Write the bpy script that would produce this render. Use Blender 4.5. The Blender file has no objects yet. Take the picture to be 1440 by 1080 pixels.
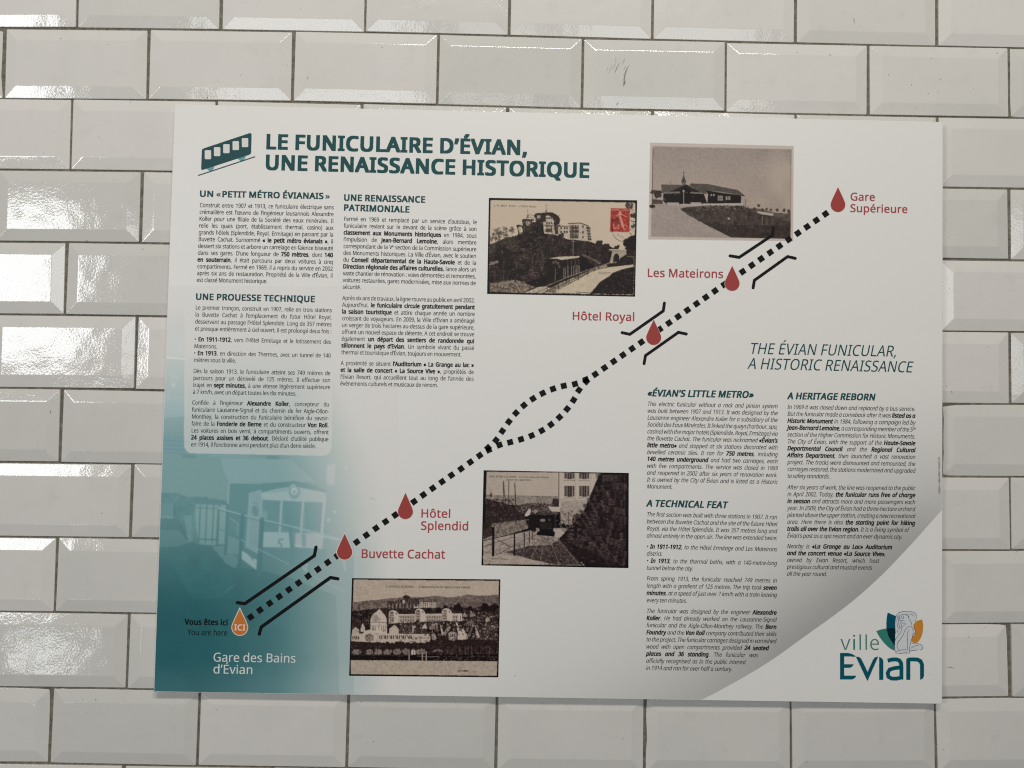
import bpy, bmesh, math, random
import numpy as np
from mathutils import Matrix, Vector
from mathutils.geometry import tessellate_polygon

SC = bpy.context.scene
COL = SC.collection

# ------------------------------------------------------------------ camera
# wall coordinates (metres): x to the right, y down, z into the wall (0 = grout level)
FPX = 1081.0
RC = np.array([[0.99977392, -0.01653529, -0.01336725],
               [0.01698985, 0.99925545, 0.03463929],
               [0.01278452, -0.03485857, 0.99931048]])
CC = np.array([0.53015902, 0.47196537, -0.80001619])
OX, OY = 0.53, 1.972


def W(x, y, z):
    return (x - OX, z, OY - y)


def wdir(v):
    return Vector((v[0], v[2], -v[1]))


cam = bpy.data.cameras.new('camera')
camo = bpy.data.objects.new('camera', cam)
COL.objects.link(camo)
r_, u_, b_ = wdir(RC[0]), -wdir(RC[1]), -wdir(RC[2])
M = Matrix(((r_.x, u_.x, b_.x, 0), (r_.y, u_.y, b_.y, 0), (r_.z, u_.z, b_.z, 0), (0, 0, 0, 1)))
M.translation = Vector(W(*CC))
camo.matrix_world = M
cam.sensor_width = 36.0
cam.lens = 36.0 * FPX / 1440.0
cam.clip_start = 0.01
cam.clip_end = 200
SC.camera = camo

# ------------------------------------------------------------------ light
world = bpy.data.worlds.new('World')
SC.world = world
world.use_nodes = True
bg = world.node_tree.nodes['Background']
bg.inputs[0].default_value = (0.97, 0.98, 1.0, 1)
bg.inputs[1].default_value = 0.078


def area(name, at, look, sx, sy, radiance, color, spread=180):
    l = bpy.data.lights.new(name, 'AREA')
    l.shape = 'RECTANGLE'
    l.size, l.size_y = sx, sy
    l.energy = radiance * math.pi * sx * sy
    l.color = color
    l.spread = math.radians(spread)
    o = bpy.data.objects.new(name, l)
    COL.objects.link(o)
    a, b = Vector(W(*at)), Vector(W(*look))
    o.matrix_world = Matrix.Translation(a) @ (b - a).to_track_quat('-Z', 'Y').to_matrix().to_4x4()
    return o


# daylight opening behind the photographer to the left, a second dimmer one further back,
# a small low lamp added in place of a sun patch on the floor, and the soft light coming down from above
area('daylight_opening', (-2.17, -0.13, -3.0), (-1.4, -0.13, 0.0), 1.10, 0.86, 12.5, (0.95, 0.975, 1.0))
area('far_opening', (-1.05, -0.42, -6.0), (0.0, -0.2, 0.0), 1.7, 1.25, 4.6, (0.93, 0.965, 1.0))
area('far_opening_middle', (0.45, -0.42, -6.0), (0.4, -0.2, 0.0), 0.7, 1.25, 2.2, (0.93, 0.965, 1.0))
area('far_opening_right', (1.85, -0.42, -6.0), (0.8, -0.2, 0.0), 1.4, 1.25, 3.2, (0.93, 0.965, 1.0))
area('floor_patch_lamp', (-1.62, 1.62, -3.0), (-1.0, 1.3, 0.0), 0.30, 0.14, 7.0, (0.95, 0.98, 1.0))  # added lamp standing in for a sunlit floor patch, mirrored low in the tiles
area('overhead_light', (0.76, -1.235, -1.8), (0.62, 0.25, 0.0), 1.35, 0.22, 34.0, (1.0, 0.955, 0.865))

SC.render.engine = 'CYCLES'
SC.cycles.use_denoising = False      # keeps the small print crisp; what noise is left reads as sensor grain
SC.cycles.adaptive_threshold = 0.004
SC.cycles.filter_width = 1.15
SC.view_settings.view_transform = 'Standard'
SC.view_settings.look = 'None'
SC.view_settings.exposure = 0.0
SC.view_settings.gamma = 1.0


# ------------------------------------------------------------------ helpers
def inv(x, y, z):
    """photo measurement (pixels of the 1440x1080 survey) -> point on the plane at depth z"""
    x = np.asarray(x, float)
    y = np.asarray(y, float)
    d = np.stack([(x - 720) / FPX, (y - 540) / FPX, np.ones_like(x)], -1) @ RC
    s = (z - CC[2]) / d[..., 2]
    return CC[0] + s * d[..., 0], CC[1] + s * d[..., 1]


def lin(c):
    c = np.asarray(c, float) / 255.0
    return np.where(c <= 0.04045, c / 12.92, ((c + 0.055) / 1.055) ** 2.4)


def empty(name, loc, label=None, cat=None):
    o = bpy.data.objects.new(name, None)
    o.empty_display_size = 0.05
    o.location = loc
    COL.objects.link(o)
    if label:
        o['label'] = label
    if cat:
        o['category'] = cat
    return o


def link_mesh(name, me, mat, parent, label=None):
    o = bpy.data.objects.new(name, me)
    if mat is not None and not me.materials:
        me.materials.append(mat)
    COL.objects.link(o)
    if parent is not None:
        o.parent = parent
        o.matrix_parent_inverse = parent_inv(parent)
    if label:
        o['label'] = label
    return o


def parent_inv(p):
    m = Matrix.Identity(4)
    q = p
    chain = []
    while q is not None:
        chain.append(q)
        q = q.parent
    for q in chain:
        pass
    # parents are unrotated, and only the things themselves carry a location
    root = chain[-1]
    if len(chain) == 1:
        return Matrix.Translation(-Vector(root.location))
    return m


def np_mesh(name, verts, faces):
    """faces: (n,3) or (n,4) array, or list"""
    me = bpy.data.meshes.new(name)
    if isinstance(faces, np.ndarray) and len(faces):
        n, k = faces.shape
        me.vertices.add(len(verts))
        me.vertices.foreach_set('co', np.ascontiguousarray(verts, np.float32).ravel())
        me.loops.add(n * k)
        me.loops.foreach_set('vertex_index', np.ascontiguousarray(faces, np.int32).ravel())
        me.polygons.add(n)
        me.polygons.foreach_set('loop_start', np.arange(0, n * k, k, dtype=np.int32))
        me.polygons.foreach_set('loop_total', np.full(n, k, np.int32))
        me.update(calc_edges=True)
    else:
        me.from_pydata([tuple(map(float, v)) for v in verts], [], [list(map(int, f)) for f in faces])
        me.update()
    return me


def nd(nt, kind, **kw):
    n = nt.nodes.new(kind)
    for k, v in kw.items():
        if k in ('operation', 'blend_type', 'data_type', 'layer_name', 'attribute_name', 'feature', 'noise_dimensions'):
            setattr(n, k, v)
        else:
            n.inputs[k].default_value = v
    return n


INKS = {}


def ink(name, rgb, rough=0.45, spec=0.18):
    if name in INKS:
        return INKS[name]
    m = bpy.data.materials.new(name)
    m.use_nodes = True
    nt = m.node_tree
    p = nt.nodes['Principled BSDF']
    tc = nt.nodes.new('ShaderNodeTexCoord')
    nz = nd(nt, 'ShaderNodeTexNoise', Scale=900.0, Detail=2.0)
    nt.links.new(tc.outputs['Object'], nz.inputs['Vector'])
    mx = nt.nodes.new('ShaderNodeMix')
    mx.data_type = 'RGBA'
    mx.inputs[6].default_value = (*[c * 0.90 for c in rgb], 1)
    mx.inputs[7].default_value = (*[min(1, c * 1.10) for c in rgb], 1)
    nt.links.new(nz.outputs['Fac'], mx.inputs[0])
    nt.links.new(mx.outputs[2], p.inputs['Base Color'])
    p.inputs['Roughness'].default_value = rough
    p.inputs['Specular IOR Level'].default_value = spec
    INKS[name] = m
    return m


BOARD_ALB = 0.80
BOARD = np.array([0.80, 0.785, 0.755])


def board_mat():
    m = bpy.data.materials.new('board_white_laminate')
    m.use_nodes = True
    nt = m.node_tree
    p = nt.nodes['Principled BSDF']
    tc = nt.nodes.new('ShaderNodeTexCoord')
    nz = nd(nt, 'ShaderNodeTexNoise', Scale=7.0, Detail=3.0)
    nt.links.new(tc.outputs['Object'], nz.inputs['Vector'])
    mx = nt.nodes.new('ShaderNodeMix')
    mx.data_type = 'RGBA'
    mx.inputs[6].default_value = (*(BOARD * 0.985), 1)
    mx.inputs[7].default_value = (*(BOARD * 1.015), 1)
    nt.links.new(nz.outputs['Fac'], mx.inputs[0])
    nt.links.new(mx.outputs[2], p.inputs['Base Color'])
    nz2 = nd(nt, 'ShaderNodeTexNoise', Scale=5.0, Detail=1.0)
    nt.links.new(tc.outputs['Object'], nz2.inputs['Vector'])
    bp = nd(nt, 'ShaderNodeBump', Strength=0.25, Distance=0.002)
    nt.links.new(nz2.outputs['Fac'], bp.inputs['Height'])
    nt.links.new(bp.outputs['Normal'], p.inputs['Normal'])
    p.inputs['Roughness'].default_value = 0.38
    p.inputs['Specular IOR Level'].default_value = 0.4
    return m


def print_mat():
    m = bpy.data.materials.new('colour_print')
    m.use_nodes = True
    nt = m.node_tree
    p = nt.nodes['Principled BSDF']
    at = nt.nodes.new('ShaderNodeAttribute')
    at.attribute_name = 'ink'
    nt.links.new(at.outputs['Color'], p.inputs['Base Color'])
    p.inputs['Roughness'].default_value = 0.40
    p.inputs['Specular IOR Level'].default_value = 0.22
    return m


def tile_mat():
    m = bpy.data.materials.new('glazed_ceramic')
    m.use_nodes = True
    nt = m.node_tree
    L = nt.links.new
    p = nt.nodes['Principled BSDF']
    tc = nt.nodes.new('ShaderNodeTexCoord')
    oi = nt.nodes.new('ShaderNodeObjectInfo')
    add = nt.nodes.new('ShaderNodeVectorMath')
    sc = nt.nodes.new('ShaderNodeVectorMath')
    sc.operation = 'SCALE'
    cmb = nt.nodes.new('ShaderNodeCombineXYZ')
    L(oi.outputs['Random'], cmb.inputs[0])
    L(oi.outputs['Random'], cmb.inputs[2])
    L(cmb.outputs[0], sc.inputs[0])
    sc.inputs['Scale'].default_value = 37.0
    L(tc.outputs['Object'], add.inputs[0])
    L(sc.outputs[0], add.inputs[1])
    v = add.outputs[0]
    # glaze tone: slow cloudiness inside a tile and a small step from tile to tile
    n1 = nd(nt, 'ShaderNodeTexNoise', Scale=14.0, Detail=3.0)
    L(v, n1.inputs['Vector'])
    mx = nt.nodes.new('ShaderNodeMix')
    mx.data_type = 'RGBA'
    mx.inputs[6].default_value = (0.635, 0.625, 0.585, 1)
    mx.inputs[7].default_value = (0.725, 0.70, 0.665, 1)
    ad = nd(nt, 'ShaderNodeMath', operation='ADD')
    mu = nd(nt, 'ShaderNodeMath', operation='MULTIPLY_ADD')
    mu.inputs[1].default_value = 1.1
    mu.inputs[2].default_value = -0.55
    L(oi.outputs['Random'], mu.inputs[0])
    L(n1.outputs['Fac'], ad.inputs[0])
    L(mu.outputs[0], ad.inputs[1])
    ad.use_clamp = True
    L(ad.outputs[0], mx.inputs[0])
    # pinhole specks in the glaze
    vo = nd(nt, 'ShaderNodeTexVoronoi', Scale=62.0)
    L(v, vo.inputs['Vector'])
    lt = nd(nt, 'ShaderNodeMath', operation='LESS_THAN')
    lt.inputs[1].default_value = 0.028
    L(vo.outputs['Distance'], lt.inputs[0])
    sp = nt.nodes.new('ShaderNodeSeparateColor')
    L(vo.outputs['Color'], sp.inputs[0])
    g = nd(nt, 'ShaderNodeMath', operation='GREATER_THAN')
    g.inputs[1].default_value = 0.86
    L(sp.outputs[0], g.inputs[0])
    mm = nd(nt, 'ShaderNodeMath', operation='MULTIPLY')
    L(lt.outputs[0], mm.inputs[0])
    L(g.outputs[0], mm.inputs[1])
    # faint grime drawn along the top slopes
    n3 = nd(nt, 'ShaderNodeTexNoise', Scale=55.0, Detail=6.0, Roughness=0.7)
    L(v, n3.inputs['Vector'])
    rmp = nd(nt, 'ShaderNodeMapRange')
    rmp.inputs['From Min'].default_value = 0.55
    rmp.inputs['From Max'].default_value = 0.85
    rmp.inputs['To Max'].default_value = 0.22
    L(n3.outputs['Fac'], rmp.inputs[0])
    mg = nt.nodes.new('ShaderNodeMix')
    mg.data_type = 'RGBA'
    mg.inputs[7].default_value = (0.40, 0.37, 0.31, 1)
    L(rmp.outputs[0], mg.inputs[0])
    L(mx.outputs[2], mg.inputs[6])
    ms = nt.nodes.new('ShaderNodeMix')
    ms.data_type = 'RGBA'
    ms.inputs[7].default_value = (0.07, 0.055, 0.04, 1)
    L(mm.outputs[0], ms.inputs[0])
    L(mg.outputs[2], ms.inputs[6])
    L(ms.outputs[2], p.inputs['Base Color'])
    p.inputs['Roughness'].default_value = 0.07
    p.inputs['Specular IOR Level'].default_value = 0.55
    # orange-peel ripple of the glaze
    n2 = nd(nt, 'ShaderNodeTexNoise', Scale=420.0, Detail=1.5, Roughness=0.5)
    L(v, n2.inputs['Vector'])
    n4 = nd(nt, 'ShaderNodeTexNoise', Scale=38.0, Detail=1.0)
    L(v, n4.inputs['Vector'])
    b1 = nd(nt, 'ShaderNodeBump', Strength=1.0, Distance=0.000055)
    b2 = nd(nt, 'ShaderNodeBump', Strength=1.0, Distance=0.0004)
    L(n2.outputs['Fac'], b1.inputs['Height'])
    L(n4.outputs['Fac'], b2.inputs['Height'])
    L(b1.outputs['Normal'], b2.inputs['Normal'])
    L(b2.outputs['Normal'], p.inputs['Normal'])
    return m


def grout_mat():
    m = bpy.data.materials.new('dirty_grout')
    m.use_nodes = True
    nt = m.node_tree
    p = nt.nodes['Principled BSDF']
    tc = nt.nodes.new('ShaderNodeTexCoord')
    nz = nd(nt, 'ShaderNodeTexNoise', Scale=160.0, Detail=6.0, Roughness=0.7)
    nt.links.new(tc.outputs['Object'], nz.inputs['Vector'])
    cr = nt.nodes.new('ShaderNodeValToRGB')
    cr.color_ramp.elements[0].position = 0.35
    cr.color_ramp.elements[0].color = (0.10, 0.088, 0.066, 1)
    cr.color_ramp.elements[1].position = 0.75
    cr.color_ramp.elements[1].color = (0.26, 0.235, 0.185, 1)
    nt.links.new(nz.outputs['Fac'], cr.inputs[0])
    nt.links.new(cr.outputs[0], p.inputs['Base Color'])
    bp = nd(nt, 'ShaderNodeBump', Strength=0.8, Distance=0.0006)
    nt.links.new(nz.outputs['Fac'], bp.inputs['Height'])
    nt.links.new(bp.outputs['Normal'], p.inputs['Normal'])
    p.inputs['Roughness'].default_value = 0.85
    return m


# ------------------------------------------------------------------ tiled wall
AX = [0.00478537, 0.148254, -0.00188914, 0.0010668, 0.000370009, 0.000246588, -9.25302e-05, -6.47941e-06, -3.19723e-05, -8.51862e-06]
AY = [0.00455512, -0.00354084, 0.0744637, 0.00083634, 0.000459711, 0.00020686, -5.79945e-05, -4.66473e-05, -1.03673e-05, -8.08215e-06]
ROWDX = [-1.18, 0.98, -0.76, -0.09, -0.13, -0.34, 0.52, -0.3, 0.46, 0.36, -0.52]


def joint(X, L):
    """centre of the joint crossing: X along a course, L counting the bed joints downward"""
    x = min(max(X, -0.4), 7.4)
    l = min(max(L, 0.3), 11.3)
    t = [1, x, l, x * x, x * l, l * l, x ** 3, x * x * l, l * l * x, l ** 3]
    return (sum(a * b for a, b in zip(AX, t)) + (X - x) * 0.1521,
            sum(a * b for a, b in zip(AY, t)) + (L - l) * 0.0762)


RINGS = [(0.0, 0.0065, 90), (0.0, 0.0006, 90), (0.0006, 0.0, 10.5), (0.0118, -0.00208, 10.5), (0.0131, -0.00222, 0)]


def tile_mesh(w, h, seed):
    """bevelled metro tile; local x right, y = depth (negative toward the room), z up"""
    rnd = random.Random(seed)
    V, F, N = [], [], []
    c = 0.0007
    for ins, d, ang in RINGS:
        a, b = w / 2 - ins, h / 2 - ins
        cc = c if ins < 0.005 else 0.0012
        j = lambda: rnd.uniform(-1, 1) * 0.00008
        for (x, z) in [(-a + cc, b), (a - cc, b), (a, b - cc), (a, -b + cc), (a - cc, -b), (-a + cc, -b), (-a, -b + cc), (-a, b - cc)]:
            V.append((x + j(), d, z + j()))
    side_n = [(0, 1), (1, 0), (0, -1), (-1, 0)]

    def nrm(s, ang):
        a = math.radians(ang)
        sx, sz = side_n[s]
        return Vector((sx * math.sin(a), -math.cos(a), sz * math.sin(a)))

    for k in range(len(RINGS) - 1):
        o, q = k * 8, (k + 1) * 8
        for i in range(8):
            i2 = (i + 1) % 8
            F.append((o + i, o + i2, q + i2, q + i))
            if i % 2 == 0:
                sa = sb = (i // 2)
            else:
                sa, sb = i // 2, (i // 2 + 1) % 4
            F[-1] = F[-1][::-1]
            N += [nrm(sa, RINGS[k][2]), nrm(sb, RINGS[k][2]), nrm(sb, RINGS[k + 1][2]), nrm(sa, RINGS[k + 1][2])][::-1]
    o = (len(RINGS) - 1) * 8
    F.append(tuple(o + i for i in reversed(range(8))))
    N += [Vector((0, -1, 0))] * 8
    me = bpy.data.meshes.new('tile')
    me.from_pydata(V, [], F)
    me.update()
    if me.polygons[-1].normal.y > 0:
        raise RuntimeError('tile faces inward')
    for p in me.polygons:
        p.use_smooth = True
    me.normals_split_custom_set([tuple(n) for n in N])
    return me


def build_wall():
    x0, y0 = joint(3.5, 12)
    root = empty('tiled_wall', W(x0, y0, 0), 'wall of white bevelled metro tiles in running bond with dark joints behind the panel', 'wall')
    tm, gm = tile_mat(), grout_mat()
    bw, bh = 0.1500, 0.0742
    protos = [tile_mesh(bw, bh, s) for s in range(6)]
    for p in protos:
        p.materials.append(tm)
    rnd = random.Random(11)
    gx0, gy0 = joint(-4.9, -3.9)
    gx1, gy1 = joint(12.1, 15.9)
    # grout bed: one relieved sheet behind the tile edges
    nx, ny = 90, 60
    V = []
    for j in range(ny + 1):
        for i in range(nx + 1):
            V.append(W(gx0 + (gx1 - gx0) * i / nx, gy0 + (gy1 - gy0) * j / ny, 0.0011 + rnd.uniform(-1, 1) * 0.00025))
    F = [(j * (nx + 1) + i, (j + 1) * (nx + 1) + i, (j + 1) * (nx + 1) + i + 1, j * (nx + 1) + i + 1) for j in range(ny) for i in range(nx)]
    me = np_mesh('grout_bed', np.array(V), np.array(F))
    link_mesh('grout_bed', me, gm, root)
    for r in range(-3, 15):
        off = 0.0 if r % 2 else 0.5
        dx = ROWDX[r] * 0.001 if 0 <= r < len(ROWDX) else 0.0
        for i in range(-4, 11):
            X = i + off
            c = [joint(X, r), joint(X + 1, r), joint(X + 1, r + 1), joint(X, r + 1)]
            cx = sum(p[0] for p in c) / 4 + dx
            cy = sum(p[1] for p in c) / 4
            w = ((c[1][0] - c[0][0]) + (c[2][0] - c[3][0])) / 2 - 0.0026
            h = ((c[3][1] - c[0][1]) + (c[2][1] - c[1][1])) / 2 - 0.0017
            ang = math.atan2(((c[1][1] - c[0][1]) + (c[2][1] - c[3][1])) / 2, w)
            o = bpy.data.objects.new('tile', protos[rnd.randrange(6)])
            COL.objects.link(o)
            o.parent = root
            loc = Vector(W(cx + rnd.gauss(0, .00025), cy + rnd.gauss(0, .0002), rnd.uniform(-0.0004, 0.0003)))
            o.location = loc - root.location
            o.rotation_euler = (math.radians(rnd.gauss(0, 0.35)), ang + math.radians(rnd.gauss(0, 0.08)), math.radians(rnd.gauss(0, 0.35)))
            flip = rnd.random() < 0.0
            o.scale = (w / bw + rnd.gauss(0, .0012), 1, h / bh + rnd.gauss(0, .0015))
    # dark scuffs and chips rubbed onto the glaze, each a thin smear just proud of it
    mk = ink('scuff_black', (0.05, 0.042, 0.036), 0.7, 0.2)
    V, F = [], []

    def hgt(px, py):
        gx, gy = inv(px, py, -0.002)
        best = None
        for r in range(-1, 13):
            off = 0.0 if r % 2 else 0.5
            for i in range(-2, 9):
                a, b = joint(i + off, r)
                c2, d2 = joint(i + off + 1, r + 1)
                if a <= gx <= c2 and b <= gy <= d2:
                    e = min(gx - a - .0013, c2 - .0013 - gx, gy - b - .0009, d2 - .0009 - gy)
                    return -0.00222 * min(1, max(0, e) / 0.0125)
        return -0.002

    def smear(p, q, w0):
        a = inv(*p, -0.002)
        b = inv(*q, -0.002)
        za, zb = hgt(*p) - 0.00055, hgt(*q) - 0.00055
        dx, dy = float(b[0] - a[0]), float(b[1] - a[1])
        L = math.hypot(dx, dy) or 1e-6
        nx_, ny_ = -dy / L * w0 / 2, dx / L * w0 / 2
        o = len(V)
        m = ((a[0] + b[0]) / 2 + nx_, (a[1] + b[1]) / 2 + ny_)
        m2 = ((a[0] + b[0]) / 2 - nx_, (a[1] + b[1]) / 2 - ny_)
        V.extend([W(a[0], a[1], za), W(*m, (za + zb) / 2), W(b[0], b[1], zb), W(*m2, (za + zb) / 2)])
        F.append((o, o + 1, o + 2, o + 3))

    for a, b, w in SCUFFS:
        smear(a, b, w * 0.0005)
    for x, y, s in SPOTS:
        smear((x - s * .5, y - s * .2), (x + s * .5, y + s * .25), s * 0.0006)
    me = bpy.data.meshes.new('scuff_mark')
    me.from_pydata(V, [], F)
    o = link_mesh('scuff_mark', me, mk, root, 'black scuffs and specks rubbed onto the white glaze')
    return root


SCUFFS = [((877, 98), (881, 92), .5), ((876, 108), (885, 90), .8), ((875.5, 115), (882, 97), .9), ((876, 123), (879, 106), 1.0), ((879.5, 112), (877, 121), 1.3),
          ((863, 106), (870, 89), .7), ((861, 100), (867, 84), .4), ((875, 91), (879, 81), .6), ((855, 104), (862, 90), .35), ((852, 103), (856, 92), .3), ((868, 96), (872, 86), .4), ((864, 88), (867, 79), .3),
          ((866.5, 147.5), (870, 143), 1.0), ((1330, 937), (1342, 939), .9), ((1275, 997), (1281, 991), .8), ((1283, 994), (1277, 1000), .3),
          ((1166, 75), (1168, 80), .8), ((1200, 24), (1201.5, 34), .6), ((1401, 76), (1405, 73.5), .9), ((1363, 859), (1362.5, 873), .5), ((1320, 114), (1324, 110), .5),
          ((432, 112), (434, 107), .7), ((119, 337), (123, 338.5), .8), ((231, 425), (232, 430), 1.2), ((1336, 550), (1340, 552), 1.0), ((70, 576), (71.3, 582), 1.2), ((1120, 73.5), (1122, 74.5), 1.0),
          ((1427, 774), (1433, 777), .7), ((1329.5, 542), (1331, 543.5), 1.0)]
SPOTS = [(85.5, 54, 1.3), (152, 63, 1.0), (182.5, 143, 1.2), (338.5, 106, 1.1), (291, 136.5, 1.8), (62, 215.5, 1.0), (139.5, 192, .8), (77, 186, .8), (159, 254, .8), (537.5, 67, 1.4), (545.5, 50.5, 1.0), (423, 12, 1.0),
         (404, 91, .8), (1281.5, 119.5, 1.3), (1249, 105.5, 1.1), (1305, 132, 1.2), (1318.5, 129, .8), (1319, 132, .7), (1309.5, 82.5, 1.0), (1287.5, 151.5, 1.2), (1217.5, 22, .8), (946, 93, .8), (929.5, 67, .8), (1200, 27, .8),
         (200.5, 350, 1.2), (15, 573.5, 1.0), (54.5, 599, .7), (143.7, 721.5, 1.3), (86, 454.5, .8), (187.5, 834, .9), (116.5, 983, 1.2), (134, 983.5, 1.3), (123, 1001.5, .8), (129.5, 1001, .8), (162.5, 1071, .9), (19, 1071, .9), (44, 1070, .8), (305, 997.5, 1.0),
         (525, 1042, 1.4), (507.5, 987, 1.2), (516.5, 1045.5, .8), (861.5, 983.3, 1.1), (876, 1038, 1.0), (859.5, 1052.5, .9), (828, 1067.5, 1.0), (891.5, 1079, 1.0), (1315.5, 1034.5, 1.5), (1327, 1055, 1.4), (1147.5, 992, .9), (1307, 1007.5, .9),
         (1362, 895.5, 1.2), (1361.5, 891, .7), (1342, 663, .7), (1359, 651, .9), (1345.5, 709, .9), (1334.5, 284.5, .8), (1333.5, 333.5, .9), (1335.5, 405.5, 1.0), (1388.5, 487.5, 1.0), (1433, 530, .8), (1370, 42, .7), (1082, 11.5, .8)]
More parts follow.
